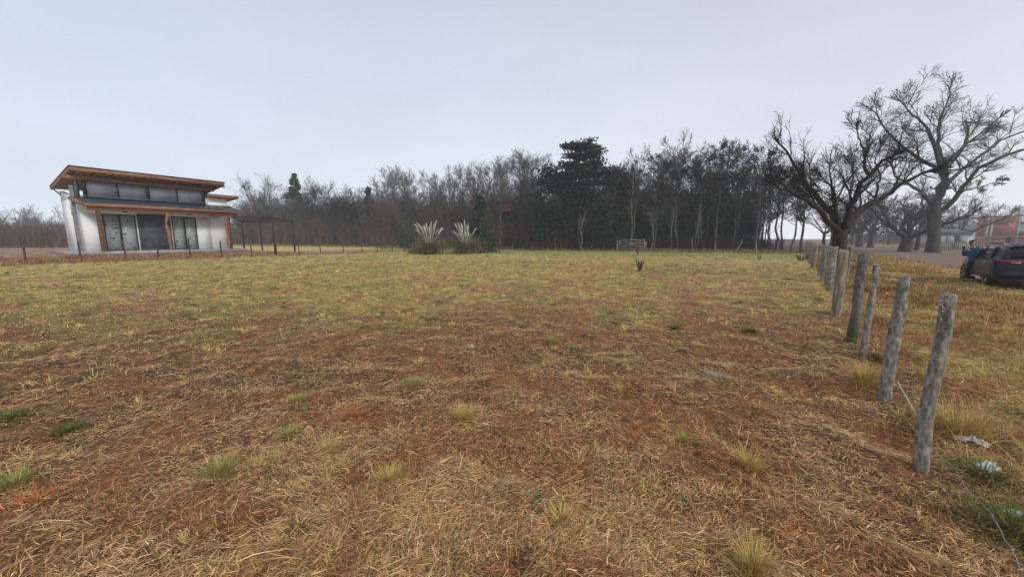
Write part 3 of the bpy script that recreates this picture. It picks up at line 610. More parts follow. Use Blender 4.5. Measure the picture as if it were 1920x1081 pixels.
def plant_wood():
    Ls = float(np.linalg.norm(WB-WA)); cnt = 0
    for row, (off, step) in enumerate([(1.2, 2.7), (4.2, 2.9), (7.8, 3.3), (12, 3.6)]):
        s = random.uniform(.1, 1.0)-(1.5 if row else 0)
        while s < Ls*(.995 if row < 3 else .97):
            t = off+random.uniform(-1.1, 1.1); x = WA[0]+WD[0]*s+WN[0]*t; y = WA[1]+WD[1]*s+WN[1]*t; px = px_of(x, y)
            s += step*random.uniform(.65, 1.4)*(1.0 if px > 1000 else 1.15)
            if px > 1530 and row > 1: continue
            if row == 3 and 720 < px < 1030: continue
            h = float(top_z(x, y))*random.choice([.84, .92, .97, 1.0, 1.03])
            if px < 720:
                kd = random.choice(['spread', 'fork', 'spread', 'tall']); h *= random.uniform(.72, .9)
            elif px < 1020: kd = random.choice(['tall', 'tall', 'fork'])
            elif px < 1290: kd = random.choice(['tall', 'fork', 'knob'])
            else: kd = random.choice(['knob', 'knob', 'fork', 'tall'])
            if 1040 < px < 1130: h *= .86
            pr = random.choice(protos[kd]); put(pr, x, y, h, 12 if kd == 'spread' else 14, random.uniform(1.1, 1.45), LAB[kd]+' '+region(px), {'tall': 'slender pale trees', 'fork': 'many stemmed trees', 'knob': 'knobbly dark trees', 'spread': 'spreading trees'}[kd]+' '+region(px)); cnt += 1
    # dark evergreen understorey between the trunks
    for row, (off, step, hh) in enumerate([(5.5, 3.4, 5.5), (9.5, 3.8, 7), (14, 4.2, 8)]):
        s = random.uniform(3, 5)
        while s < Ls:
            t = off+random.uniform(-1, 1); x = WA[0]+WD[0]*s+WN[0]*t; y = WA[1]+WD[1]*s+WN[1]*t; px = px_of(x, y)
            s += step*random.uniform(.7, 1.3)
            if px > 1420 and random.random() < .6: continue
            h = min(hh*random.uniform(.7, 1.2), float(top_z(x, y))*.66)
            put(random.choice(ever), x, y, h, 7, random.uniform(.9, 1.25), 'dark evergreen undergrowth tree between the trunks '+region(px), 'evergreens '+region(px))
    return cnt
print('wood trees', plant_wood())
def far_wood():
    """distant mass of twigs and stems behind the first rows: too many to count"""
    g = np.random.default_rng(5); A = Acc()
    n = 1000; s = g.uniform(-1, 108, n); t = g.uniform(14, 40, n); x = WA[0]+WD[0]*s+WN[0]*t; y = WA[1]+WD[1]*s+WN[1]*t
    h = top_z(x, y)*g.uniform(.42, .72, n); k = 6; q = np.linspace(0, 1, k)
    P = np.zeros((n, k, 3)); P[:, :, 0] = x[:, None]+np.cumsum(g.normal(0, .16, (n, k)), 1); P[:, :, 1] = y[:, None]+np.cumsum(g.normal(0, .16, (n, k)), 1); P[:, :, 2] = h[:, None]*q-.1
    r = np.linspace(1, .2, k)[None]*g.uniform(.07, .14, n)[:, None]; A.tube(P, r, 4)
    P1, r1 = sprout(P, r, 11, .25, 1, (.12, .3), (20, 60), .2, 4, .45, g); A.tube(P1, np.maximum(r1, .02), 3)
    P2, r2 = sprout(P1, r1, 4, .1, 1, (.35, .7), (20, 60), .2, 3, .5, g); A.tube(P2, np.maximum(r2, .014), 3)
    o = A.build('far_wood', M['twig_dark']); tag(o, 'dense mass of bare stems deep inside the wood', 'wood', kind='stuff')
    # low brush
    A = Acc(); n = 70000; s = g.uniform(4, 108, n); t = g.uniform(13, 30, n); x = WA[0]+WD[0]*s+WN[0]*t; y = WA[1]+WD[1]*s+WN[1]*t
    hm = top_z(x, y)*.5*(.5+.8*fbm(x*.15, y*.15, 7, 3)); pts = np.column_stack([x, y, hm*g.random(n)])
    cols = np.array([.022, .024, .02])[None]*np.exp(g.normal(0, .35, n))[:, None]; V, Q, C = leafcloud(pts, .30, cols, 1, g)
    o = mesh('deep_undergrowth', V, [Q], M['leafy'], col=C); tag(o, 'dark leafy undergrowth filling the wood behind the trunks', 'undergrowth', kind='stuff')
far_wood()
# special conifers and bare trees of the wood edge
c = conifer(301, 13.6, 3.4, 6.2, 100, (.018, .033, .026), 'cedar_tree', True, .0, .20, 150)
p = D(1086, 470, 47); c.location = (p[0], p[1], -.1); tag(c, 'tall flat topped dark cedar rising above the middle of the wood', 'cedar')
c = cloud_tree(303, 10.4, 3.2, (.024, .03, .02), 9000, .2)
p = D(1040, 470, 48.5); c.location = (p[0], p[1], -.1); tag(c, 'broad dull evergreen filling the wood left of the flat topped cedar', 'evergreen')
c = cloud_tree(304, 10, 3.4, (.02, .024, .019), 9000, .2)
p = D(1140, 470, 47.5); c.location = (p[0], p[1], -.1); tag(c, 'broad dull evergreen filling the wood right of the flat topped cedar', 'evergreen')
c = conifer(305, 15.6, 3.7, 1, 90, (.026, .048, .036), 'pine_tree', False, .05, .25, 120)
p = D(561, 455, 82); c.location = (p[0], p[1], -.1); tag(c, 'pointed dark green pine beside the round bare tree behind the pergola', 'pine')
c = conifer(306, 6.3, 2.0, .3, 70, (.038, .062, .046), 'spruce_tree', False, -.12, .12, 170)
p = D(903, 470, 41); c.location = (p[0], p[1], -.1); tag(c, 'small blue green spruce right of the pampas grass', 'spruce')
c = conifer(307, 10.8, 1.8, 2, 60, (.02, .035, .03), 'pine_tree', False, .05, .2, 100)
p = D(697, 460, 66); c.location = (p[0], p[1], -.1); tag(c, 'narrow dark conifer poking over the wood left of the pale treetops', 'pine')

def limb_tree(name, base, limbs, mats, tw, seed, trunk_n=10, twig_min=(.01, .006, .004), counts=(7, 7, 6), lr=((.35, .7), (.35, .65), (.4, .8)), up=.15, wig=.16):
    """limbs: list of (world polyline, r0, r1, k)"""
    g = np.random.default_rng(seed); root = empty(name, tuple(base)); b = np.array(base); T = Acc(); C = Acc()
    PP = []; RR = []
    for pts, r0, r1, trunk in limbs:
        P = resample(pts, 14)-b; r0, r1 = r0*(1 if trunk else .78), r1*(1 if trunk else .7); jit = g.normal(0, (.05 if trunk else .3)*r0, (14, 3)); jit[0] = 0; P = P+jit
        r = np.linspace(0, 1, 14); rad = r0+(r1-r0)*r
        if trunk: rad = rad*(1+.3*np.exp(-r*9))
        rad = rad*(1+g.normal(0, .05, 14)); T.tube(P[None], rad[None], trunk_n)
        if not trunk: PP.append(P); RR.append(rad)
    T.build('trunk', mats, root, True)
    PP = np.array(PP); RR = np.array(RR); lens = np.linalg.norm(np.diff(PP, axis=1), axis=2).sum(1)
    P1, r1 = sprout(PP, RR, counts[0], .18, 1, lr[0], (25, 70), up, 7, .42, g, wig, lens=np.repeat(np.minimum(lens, np.median(lens)*1.2), counts[0])); r1 = np.minimum(np.maximum(r1, twig_min[0]*.6), twig_min[0]*2.6); C.tube(P1, r1, 5)
    P2, r2 = sprout(P1, r1, counts[1], .1, 1, lr[1], (22, 60), up, 5, .5, g, wig); r2 = np.minimum(np.maximum(r2, twig_min[1]*.6), twig_min[1]*1.6); C.tube(P2, r2, 4)
    P3, r3 = sprout(P2, r2, counts[2], .1, 1, lr[2], (20, 55), up, 4, .5, g, wig); r3 = np.full(r3.shape, twig_min[2])*np.linspace(1, .6, r3.shape[1])[None]; C.tube(P3, r3, 3)
    # end brush of the main limbs
    PE, rE = sprout(PP[:, -3:], RR[:, -3:], 9, .2, 1, (.16, .4), (10, 50), up, 6, .7, g, wig, lens=np.repeat(lens*.6, 9)); rE = np.minimum(np.maximum(rE, twig_min[0]*.6), twig_min[0]*2.6); C.tube(PE, rE, 4)
    PF, rF = sprout(PE, rE, 8, .1, 1, (.3, .6), (20, 50), up, 4, .5, g, wig); rF = np.full(rF.shape, twig_min[1])*np.linspace(1, .5, rF.shape[1])[None]; C.tube(PF, rF, 3)
    C.build('crown', tw, root); CH[root.name] = kids(root); return root
def L_(Y, *pp):  # polyline from (px, py, depth offset)
    return [D(a, b_, Y+o) for a, b_, o in pp]
Y0 = 13.0; HS = 1.5
tb = D(1576, 446, Y0); tb = np.array((tb[0], tb[1], -.05))
hero = limb_tree('bare_tree', tb, [
    ([tb, tb+(D(1577, 432, Y0)-tb)*.35, tb+(D(1577, 432, Y0)-tb)*.7, D(1577, 430, Y0)], .215, .20, True),
    (L_(Y0, (1577, 440, 0.00), (1555, 417, -0.15), (1526, 384, -0.38), (1498, 364, -0.60), (1469, 354, -0.83), (1441, 342, -1.05)), 0.138, 0.032, False),
    (L_(Y0, (1572, 430, 0.00), (1563, 405, 0.22), (1534, 372, 0.45), (1510, 344, 0.75), (1490, 311, 0.90), (1473, 279, 1.05), (1451, 258, 1.20)), 0.123, 0.036, False),
    (L_(Y0, (1577, 436, 0.00), (1566, 385, 0.45), (1563, 356, 0.75), (1553, 344, 0.90), (1530, 322, 1.20)), 0.087, 0.022, False),
    (L_(Y0, (1574, 432, 0.00), (1562, 370, -0.60), (1558, 330, -0.90), (1552, 300, -1.20)), 0.080, 0.019, False),
    (L_(Y0, (1583, 430, 0.00), (1595, 380, -0.22), (1616, 348, -0.45), (1632, 323, -0.60), (1660, 303, -0.75), (1685, 287, -0.90)), 0.145, 0.043, False),
    (L_(Y0, (1628, 326, -0.60), (1619, 310, -0.45), (1622, 285, -0.30), (1612, 262, 0.00), (1604, 235, 0.15)), 0.065, 0.017, False),
    (L_(Y0, (1585, 436, 0.00), (1603, 405, 0.15), (1628, 384, 0.30), (1660, 368, 0.45), (1685, 348, 0.60), (1717, 327, 0.75), (1752, 314, 0.90)), 0.160, 0.051, False),
    (L_(Y0, (1640, 378, 0.30), (1645, 350, 0.60), (1652, 330, 0.90), (1640, 300, 1.20), (1655, 262, 1.35)), 0.058, 0.014, False),
    (L_(Y0, (1580, 425, 0.00), (1592, 380, 0.75), (1600, 340, 1.35), (1598, 300, 1.80)), 0.072, 0.017, False),
    (L_(Y0, (1520, 355, 0.60), (1500, 345, 0.45), (1480, 335, 0.30), (1470, 322, 0.15)), 0.043, 0.013, False),
], M['bark_dark'], M['twig_dark'], 11, 12, (.012, .0075, .0042), (9, 7, 6), ((.3, .7), (.45, .75), (.45, .85)), .14, .12)
tag(hero, 'dark gnarled leafless tree standing in the row of fence posts', 'tree')
Y1 = 41.0
b1 = D(1752, 446, Y1); b1 = np.array((b1[0], b1[1], -.1))
big = limb_tree('bare_tree', b1, [
    ([b1, D(1752, 440, Y1), D(1750, 405, Y1), D(1752, 376, Y1)], .54, .5, True),
    (L_(Y1, (1752, 385, 0), (1768, 350, 0), (1768, 318, 0), (1766, 300, 0)), .52, .42, False),
    (L_(Y1, (1750, 382, 0), (1721, 356, -1), (1693, 339, -2), (1677, 331, -2.5), (1672, 305, -3)), .27, .08, False),
    (L_(Y1, (1764, 318, 0), (1725, 299, 1), (1693, 275, 2), (1660, 246, 3), (1644, 210, 3.5), (1620, 196, 4)), .26, .06, False),
    (L_(Y1, (1762, 312, 0), (1746, 262, -1), (1734, 234, -2), (1709, 213, -2.5), (1685, 188, -3)), .26, .06, False),
    (L_(Y1, (1768, 305, 0), (1758, 254, 1), (1762, 222, 1.5), (1782, 181, 2), (1785, 152, 2)), .26, .05, False),
    (L_(Y1, (1770, 308, 0), (1807, 275, 2), (1819, 246, 3), (1807, 228, 3.5), (1822, 232, 4), (1840, 228, 5)), .26, .06, False),
    (L_(Y1, (1758, 396, 0), (1791, 376, -1), (1811, 340, -2), (1839, 315, -3), (1888, 291, -4), (1925, 278, -4.5), (1960, 270, -5)), .34, .09, False),
    (L_(Y1, (1774, 348, 0), (1799, 323, 1), (1839, 291, 2), (1880, 262, 3), (1925, 243, 3.5), (1965, 235, 4)), .25, .07, False),
    (L_(Y1, (1805, 358, -1.5), (1848, 348, -2), (1880, 336, -2.5)), .10, .03, False),
    (L_(Y1, (1790, 300, .5), (1812, 270, -1), (1850, 240, -2), (1880, 215, -3)), .14, .04, False),
    (L_(Y1, (1725, 300, 1), (1715, 260, -1), (1690, 240, -2)), .12, .04, False),
], M['bark_grey'], M['twig'], 21, 12, (.035, .018, .011), (12, 9, 8), ((.2, .46), (.4, .72), (.4, .8)), .07, .14)
tag(big, 'huge grey leafless tree with wide crown across the dirt road', 'tree')
def generic_tree(name, base, H, spread, seed, r, trunk_frac=.25, nl=6, mat='bark_grey', tw='twig', counts=(8, 7, 6), lean=0.0, tm=(.025, .016, .012)):
    g = np.random.default_rng(seed); b = np.array(base, float); limbs = [([b, b+[lean*.2*H, 0, H*trunk_frac*.5], b+[lean*.3*H, 0, H*trunk_frac]], r, r*.8, True)]
    top = b+[lean*.3*H, 0, H*trunk_frac]
    for i in range(nl):
        a = i*2.4+g.uniform(-.4, .4); f = g.uniform(.35, 1) if i else .15; e = np.array([math.cos(a)*spread*f, math.sin(a)*spread*f, H*(1-trunk_frac)*(1-.45*f)*.85])
        m1 = e*[.35, .35, .3]+g.normal(0, .04*H, 3); m2 = e*[.75, .75, .65]+g.normal(0, .04*H, 3)
        limbs.append(([top-[0, 0, .1*H*trunk_frac], top+m1, top+m2, top+e], r*.55, r*.12, False))
    return limb_tree(name, tuple(b), limbs, M[mat], M[tw], seed, 8, tm, counts, ((.35, .65), (.4, .7), (.45, .8)), .12)
def at(px, Y, z=-.05): p = D(px, 446, Y); return (p[0], p[1], z)
tag(generic_tree('bare_tree', at(501, 84), 17, 6.5, 31, .34, .3, 8, tw='twig'), 'round crowned bare tree standing hazy behind the pergola', 'tree')
tag(generic_tree('bare_tree', at(622, 68), 13, 6.5, 32, .3, .3, 8, tw='twig_dark'), 'dark crooked bare tree left of the narrow conifer', 'tree')
tag(generic_tree('bare_tree', at(656, 66), 11, 5, 33, .26, .3, 7, tw='twig_dark'), 'dark twisted bare tree just before the narrow conifer', 'tree')
tag(generic_tree('bare_tree', at(1700, 44), 8, 5.5, 34, .62, .22, 6, lean=.05), 'thick low bare tree left of the huge grey tree', 'tree')
tag(generic_tree('bare_tree', at(1722, 49), 8.5, 4, 35, .25, .3, 6), 'slim bare tree between the low thick tree and the huge tree', 'tree')
tag(generic_tree('bare_tree', at(1634, 62), 10.5, 7, 36, .42, .25, 7), 'bare tree arching over the road, right one of the distant pair', 'tree')
tag(generic_tree('bare_tree', at(1612, 68), 11, 6, 37, .55, .25, 7), 'bare tree arching over the road, left one of the distant pair', 'tree')
tag(generic_tree('bare_tree', at(1598, 85), 10, 6, 38, .35, .25, 6, counts=(7, 6, 5)), 'farthest small bare tree at the end of the road', 'tree')
tag(generic_tree('bare_tree', at(1668, 90), 10, 6, 39, .3, .25, 6, counts=(7, 6, 5)), 'faint far bare tree beyond the road between the pair and the low tree', 'tree')
tag(generic_tree('bare_tree', at(1800, 60), 9, 8, 40, .3, .2, 7), 'hazy bare tree in front of the pale house right of the huge tree', 'tree')
tag(generic_tree('bare_tree', at(1545, 50), 8, 4, 41, .2, .3, 6), 'thin bare tree at the end of the post row beside the wood', 'tree')
tag(generic_tree('bare_tree', at(1560, 58), 8.5, 4, 42, .22, .3, 6), 'thin bare tree seen just left of the gnarled trunk', 'tree')
# slim pale stems at the wood's edge
for i, (px, top, Y) in enumerate([(1092, 400, 45.5), (1185, 330, 45), (1232, 400, 44.5), (1256, 370, 44.5), (1305, 385, 43.5), (1318, 410, 44)]):
    b = at(px, Y); h = HC+(446-top)/F_PX*Y; g = np.random.default_rng(i+60); P = np.array([np.column_stack([b[0]+np.cumsum(g.normal(0, .1, 8))+np.linspace(0, h*.08*random.uniform(-1, 1), 8), b[1]+np.zeros(8), np.linspace(-.1, h, 8)])])
    r = np.array([np.linspace(.085, .03, 8)]); T = Acc(); T.tube(P-np.array(b), r, 6); o = empty('sapling', b); T.build('trunk', M['twig_pale'], o)
    P1, r1 = sprout(P-np.array(b), r, 24, .4, 1, (.15, .3), (20, 45), .2, 5, .5, g); C = Acc(); C.tube(P1, np.maximum(r1, .012), 3); P2, r2 = sprout(P1, r1, 5, .2, 1, (.3, .5), (20, 45), .2, 3, .5, g); C.tube(P2, np.maximum(r2, .008), 3); C.build('crown', M['twig_pale'], o)
    tag(o, ['pale slim trunk left of the wooden gate', 'tallest pale slim trunk, just behind the wooden gate', 'pale slim trunk right of the wooden gate', 'pale slim trunk between two others right of the gate', 'pale slim trunk above the leaning white stake', 'short pale slim trunk, rightmost of the pale stems'][i], 'young tree')

# brush and thickets
def thicket(name, label, region, n, h, mat, seed, r=.012, cat='thicket'):
    g = np.random.default_rng(seed); x, y = region(n, g); hh = h*g.uniform(.45, 1.1, n)*(.6+.8*fbm(x*.25, y*.25, seed, 2)); k = 5
    P = np.zeros((n, k, 3)); a = g.uniform(0, 6.28, n); sp = g.uniform(0, .45, n); q = np.linspace(0, 1, k)
    P[:, :, 0] = x[:, None]+np.cos(a)[:, None]*sp[:, None]*hh[:, None]*q**1.4; P[:, :, 1] = y[:, None]+np.sin(a)[:, None]*sp[:, None]*hh[:, None]*q**1.4; P[:, :, 2] = gz(x, y)[:, None]-.05+hh[:, None]*q
    P[:, 1:] += g.normal(0, .05, (n, k-1, 3))*hh[:, None, None]*.5; rad = np.linspace(1, .3, k)[None]*r*g.uniform(.8, 1.8, n)[:, None]
    A = Acc(); A.tube(P, rad, 3); P1, r1 = sprout(P, rad, 7, .15, 1, (.2, .45), (20, 60), .15, 3, .6, g); A.tube(P1, np.maximum(r1, r*.5), 3)
    P2, r2 = sprout(P1, r1, 4, .15, 1, (.4, .7), (20, 60), .1, 2, .6, g); A.tube(P2, np.maximum(r2, r*.4), 3)
    o = A.build(name, mat); tag(o, label, cat, kind='stuff'); return o
def rg_w(s0, s1, t0, t1):
    def f(n, g):
        s = g.uniform(s0, s1, n); t = g.uniform(t0, t1, n); return WA[0]+WD[0]*s+WN[0]*t, WA[1]+WD[1]*s+WN[1]*t
    return f
def rg_p(px0, px1, y0, y1):
    def f(n, g):
        Y = g.uniform(y0, y1, n); px = g.uniform(px0, px1, n); return (px-960)/F_PX*Y*CP, Y
    return f
thicket('brown_thicket', 'reddish brown bare brush along the middle of the wood edge', rg_w(24, 66, -.8, 2.2), 1300, 3.6, M['bramble'], 71, .018)
thicket('brown_thicket', 'tall maroon bare saplings behind the left pampas grass', rg_w(36, 62, -.2, 3), 560, 7.2, M['bramble'], 72, .022)
thicket('grey_thicket', 'grey brown bare brush behind the pergola and the far grass', rg_w(60, 112, -1, 4.5), 1200, 4.6, M['bramble'], 73, .028)
thicket('grey_thicket', 'dark tall scrub filling the left end of the wood', rg_w(62, 112, 3, 12), 900, 9.5, M['twig_dark'], 74, .03)
thicket('low_thicket', 'low dark brush at the foot of the right part of the wood', rg_w(1, 26, .3, 4), 700, 1.7, M['twig_dark'], 75, .016)
thicket('brown_thicket', 'brown bare brush far left beyond the house', rg_p(-160, 135, 42, 62), 1000, 2.7, M['bramble'], 76, .028)
thicket('far_thicket', 'hazy line of distant bare trees on the far left', rg_p(-200, 150, 105, 135), 600, 8, M['twig'], 77, .06)
thicket('far_thicket', 'thin hazy scrub at the far end of the dirt road', rg_p(1590, 1720, 95, 120), 300, 4.0, M['twig'], 78, .04)
thicket('far_thicket', 'hazy far bare trees behind the houses at the right', rg_p(1720, 2150, 100, 130), 500, 9, M['twig'], 79, .05)
def leaf_bush(name, label, cen, rad, n, size, col, seed, sprd=1.0, cat='bush'):
    g = np.random.default_rng(seed); nc = 14; cc = g.normal(0, .45, (nc, 3))*np.array(rad); idx = g.integers(0, nc, n)
    pts = cc[idx]+g.normal(0, .28, (n, 3))*np.array(rad); pts[:, 2] = np.abs(pts[:, 2]+rad[2]*.6)
    cols = np.array(col)[None]*((.5+g.random(nc))[idx]*np.exp(g.normal(0, .3, n)))[:, None]; V, Q, C = leafcloud(pts, size, cols, 1, g)
    o = mesh(name, V, [Q], M['leafy'], col=C, loc=(cen[0], cen[1], float(gz(cen[0], cen[1])))); tag(o, label, cat); return o
leaf_bush('rust_leaved_shrub', 'bush still carrying orange leaves high in the wood near the spruce', (at(950, 47)[0], 47, 0), (1.1, .9, .7), 300, .07, (.22, .09, .04), 91).location.z = 5.0
leaf_bush('green_bush', 'green bush in the undergrowth left of the pampas grass', at(760, 52), (2.6, 1.5, 2.6), 2600, .13, (.045, .06, .03), 92)
leaf_bush('green_bush', 'low green weed clump at the fence foot left of the pampas grass', at(776, 37.5), (1.1, .5, .35), 500, .07, (.07, .10, .03), 93)

# ------------------------------------------------------------------ house
hu = np.array([420, F_PX/CP]); hu = hu/np.linalg.norm(hu); hv = np.array([-hu[1], hu[0]])
HCn = D(163, 471, 25.5); ZF = .69; RZ = math.atan2(hu[1], hu[0])
house = empty('house', (HCn[0], HCn[1], ZF), RZ); tag(house, 'white single storey house with slanted timber roofs and a porch', 'house')
def hpx(x, y, t):   # pixel on the plane t -> (s, z)
    r = ray(x, y); P = HCn[:2]+hv*t; A = np.array([[r[0], -hu[0]], [r[1], -hu[1]]]); k, s = np.linalg.solve(A, P); return s, HC+k*r[2]-ZF
def build_house():
    zr = lambda t: 5.12-.115*t         # underside of main roof
    SL, SR, TB = 0.0, 7.25, 5.6
    # walls with real openings, front wall at t 0..0.2
    w = MB()
    d1, d2 = (.97, 2.68), (4.72, 6.30); DT = 2.66
    for s0, s1 in ((SL, d1[0]), (d1[1], d2[0]), (d2[1], SR)): w.box(s0, s1, 0, .2, 0, DT)
    w.box(SL, SR, 0, .2, DT, 3.72)
    w.box(SL, .2, .2, 2.0, 0, 3.72); w.box(SL, .2, 2.9, TB, 0, 3.72); w.box(SL, .2, 2.0, 2.9, 2.6, 3.72)
    w.hexa([(SL, .2, 3.72), (.2, .2, 3.72), (.2, TB, 3.72), (SL, TB, 3.72), (SL, 1.2, 3.73), (.2, 1.2, 3.73), (.2, TB, zr(TB)), (SL, TB, zr(TB))])
    w.box(SL+.2, 8.6, TB-.2, TB, 0, 4.1); w.box(SR-.2, SR, .2, TB-.2, 0, 4.3)
    w.box(SR, 8.62, -.015, .2, 0, 4.0); w.box(8.42, 8.62, .2, TB-.2, 0, 4.0)
    w.build('wall', M['plaster'], house)
    MB().box(2.74, 4.62, -.05, -.005, .0, 2.72).build('slate_panel', M['slate'], house)
    MB().box(-.9, 9.0, -2.15, TB+.3, -.22, -.004).build('floor_slab', M['concrete'], house)
    # sliding doors
    for s0, s1 in (d1, d2):
        f = MB(); f.box(s0, s1, .04, .12, 0, .06); f.box(s0, s1, .04, .12, DT-.07, DT); f.box(s0, s0+.07, .04, .12, .06, DT-.07); f.box(s1-.07, s1, .04, .12, .06, DT-.07)
        m = (s0+s1)/2; f.box(m-.045, m+.045, .035, .115, .06, DT-.07)
        d = f.build('sliding_door', M['black_frame'], house)
        MB().box(s0+.07, m-.045, .075, .09, .06, DT-.07).build('pane', M['papered'], d); MB().box(m+.045, s1-.07, .065, .08, .06, DT-.07).build('pane', M['papered'], d)
    f = MB(); f.box(.05, .13, 2.0, 2.07, 0, 2.6); f.box(.05, .13, 2.83, 2.9, 0, 2.6); f.box(.05, .13, 2.07, 2.83, 2.53, 2.6); f.box(.05, .13, 2.07, 2.83, 0, .06)
    d = f.build('side_door', M['black_frame'], house); MB().box(.08, .10, 2.07, 2.83, .06, 2.53).build('pane', M['papered'], d)
    # lamps under the porch
    for s in (2.15, 5.9): MB().box(s-.12, s+.12, -.16, -.002, 2.80, 2.88).build('wall_lamp', M['black_frame'], house, bevel=.01)
    # clerestory
    c0, c1, cz0, cz1 = .35, 6.98, 3.72, 4.88
    for s in (c0, 3.55, c1): MB().box(s-.09, s+.09, -.02, .16, cz0, zr(0)-.0).build('window_pillar', M['black_frame'], house)
    for a, b_ in ((c0, 3.55), (3.55, c1)):
        a += .09; b_ -= .09; m = (a+b_)/2; f = MB()
        f.box(a, b_, .0, .08, cz0, cz0+.08); f.box(a, b_, .0, .08, cz1-.05, cz1); f.box(m-.05, m+.05, .0, .08, cz0+.08, cz1-.05)
        wi = f.build('window', M['black_frame'], house)
        MB().box(a, m-.05, .03, .05, cz0+.08, cz1-.05).build('pane', M['dark_glass'], wi); MB().box(m+.05, b_, .03, .05, cz0+.08, cz1-.05).build('pane', M['dark_glass'], wi)
    # side return of the clerestory (glazed triangle on the left gable)
    f = MB(); f.box(.02, .12, .16, .22, 3.73, 4.95); f.box(.02, .12, 1.15, 1.22, 3.73, 4.85); wi = f.build('window', M['black_frame'], house); MB().box(.05, .07, .22, 1.15, 3.73, 4.9).build('pane', M['dark_glass'], wi)
    # lintel beam above the windows, main roof
    MB().box(-.55, 7.75, -.06, .14, cz1+.003, zr(0)-.003+.02).build('beam', M['timber'], house)
    x0, x1, t0, t1 = -.34, 8.15, -1.0, 5.9
    def slab(a, b_, p, q, lo, hi, zf): return MB().hexa([(a, p, zf(p)+lo), (b_, p, zf(p)+lo), (b_, q, zf(q)+lo), (a, q, zf(q)+lo), (a, p, zf(p)+hi), (b_, p, zf(p)+hi), (b_, q, zf(q)+hi), (a, q, zf(q)+hi)])
    rf = slab(x0-.06, x1+.10, t0-.07, t1+.05, .36, .42, zr).build('roof', M['metal_roof'], house)
    slab(x0+.05, x1-.05, t0+.06, t1, .25, .355, zr).build('soffit', M['timber_light'], rf)
    slab(x0-.02, x1+.02, t0-.03, t0+.055, .10, .355, zr).build('fascia', M['timber'], rf)
    slab(x0-.03, x0+.045, t0+.06, t1, .10, .355, zr).build('fascia', M['timber'], rf)
    slab(x1-.045, x1+.03, t0+.06, t1, .10, .355, zr).build('fascia', M['timber'], rf)
    for i in range(10):
        s = x0+.35+i*(x1-x0-.7)/9; slab(s-.05, s+.05, t0+.06, .9, .06, .248, zr).build('rafter', M['timber_light'], rf)
    g = MB(); g.box(x0-.05, x1, t1+.06, t1+.18, zr(t1)+.2, zr(t1)+.34); g.build('gutter', M['galv'], rf)
    MB().bar((x0+.1, t1-.1, zr(t1)+.15), (SL+.02, TB-.2, zr(TB)-.35), .07, .07).build('downpipe', M['galv'], house)
    # eaves wall strip below main soffit on the left gable: dark louvre
    # porch roof
    px0, px1, pt = -.05, 8.75, -1.72
    zp = lambda t: 3.24+.265*(t-pt) if t < 0 else 3.24+.265*(-pt)
    pr = MB().hexa([(px0-.05, pt-.06, zp(pt)), (px1+.05, pt-.06, zp(pt)), (px1+.05, -.03, zp(-.03)), (px0-.05, -.03, zp(-.03)), (px0-.05, pt-.06, zp(pt)+.05), (px1+.05, pt-.06, zp(pt)+.05), (px1+.05, -.03, zp(-.03)+.05), (px0-.05, -.03, zp(-.03)+.05)]).build('porch_roof', M['metal_roof'], house)
    MB().box(.1, 7.1, -.16, -.04, 3.76, 3.83).build('flashing', M['blue_flash'], pr)
    MB().box(px0-.05, px1+.05, pt-.07, pt+.02, 3.02, 3.235).build('fascia', M['timber'], pr)
    MB().box(px0+.1, px1-.1, pt+.10, pt+.28, 2.80, 3.06).build('beam', M['timber_light'], pr)
    for sx in (px0-.03, px1-.04): MB().hexa([(sx, pt+.03, 3.0), (sx+.08, pt+.03, 3.0), (sx+.08, -.04, 3.42), (sx, -.04, 3.42), (sx, pt+.03, 3.22), (sx+.08, pt+.03, 3.22), (sx+.08, -.04, 3.66), (sx, -.04, 3.66)]).build('fascia', M['timber'], pr)
    for i in range(11):
        s = .35+i*.8; MB().hexa([(s, pt+.04, 3.08), (s+.08, pt+.04, 3.08), (s+.08, -.01, 3.5), (s, -.01, 3.5), (s, pt+.04, 3.23), (s+.08, pt+.04, 3.23), (s+.08, -.01, 3.68), (s, -.01, 3.68)]).build('rafter', M['timber_light'], pr)
    # left wing of the porch roof over the grey pillar
    sl_ = MB().hexa([(-.42, -.9, 3.27), (-.11, -1.72, 3.06), (-.01, .0, 3.5), (-.42, .3, 3.55), (-.42, -.9, 3.45), (-.11, -1.72, 3.235), (-.01, .0, 3.68), (-.42, .3, 3.73)]).build('side_canopy', M['timber'], house)
    MB().box(-.30, -.12, .28, .46, -.004, 4.5).build('grey_pillar', M['concrete_post'], house, bevel=.02)
    # porch posts: square dark, gnarled log, half squared log
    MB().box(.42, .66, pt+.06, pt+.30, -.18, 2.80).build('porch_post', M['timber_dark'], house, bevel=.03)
    def log(s, mat, seed, tw):
        g = np.random.default_rng(seed); k = 16; z = np.linspace(-.18, 2.8, k); P = np.column_stack([s+tw*np.sin(z*2.6)*.5+tw*.4*np.sin(z*5+1), np.full(k, pt+.19)+tw*.3*np.cos(z*3), z]); r = .10+.025*np.sin(z*4.2+seed)+g.normal(0, .008, k)
        A = Acc(); A.tube(P[None], r[None], 12); A.build('porch_post', mat, house, True)
    log(4.03, M['timber'], 3, .09); log(7.85, M['timber'], 5, .03)
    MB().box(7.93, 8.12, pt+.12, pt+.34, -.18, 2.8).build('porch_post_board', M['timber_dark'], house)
    # right wing roof
    zw = lambda t: 4.42-.06*t
    rw = slab(7.05, 9.35, -.55, 5.7, .12, .17, zw).build('wing_roof', M['metal_roof'], house)
    slab(7.1, 9.30, -.52, 5.65, .02, .117, zw).build('soffit', M['timber_light'], rw)
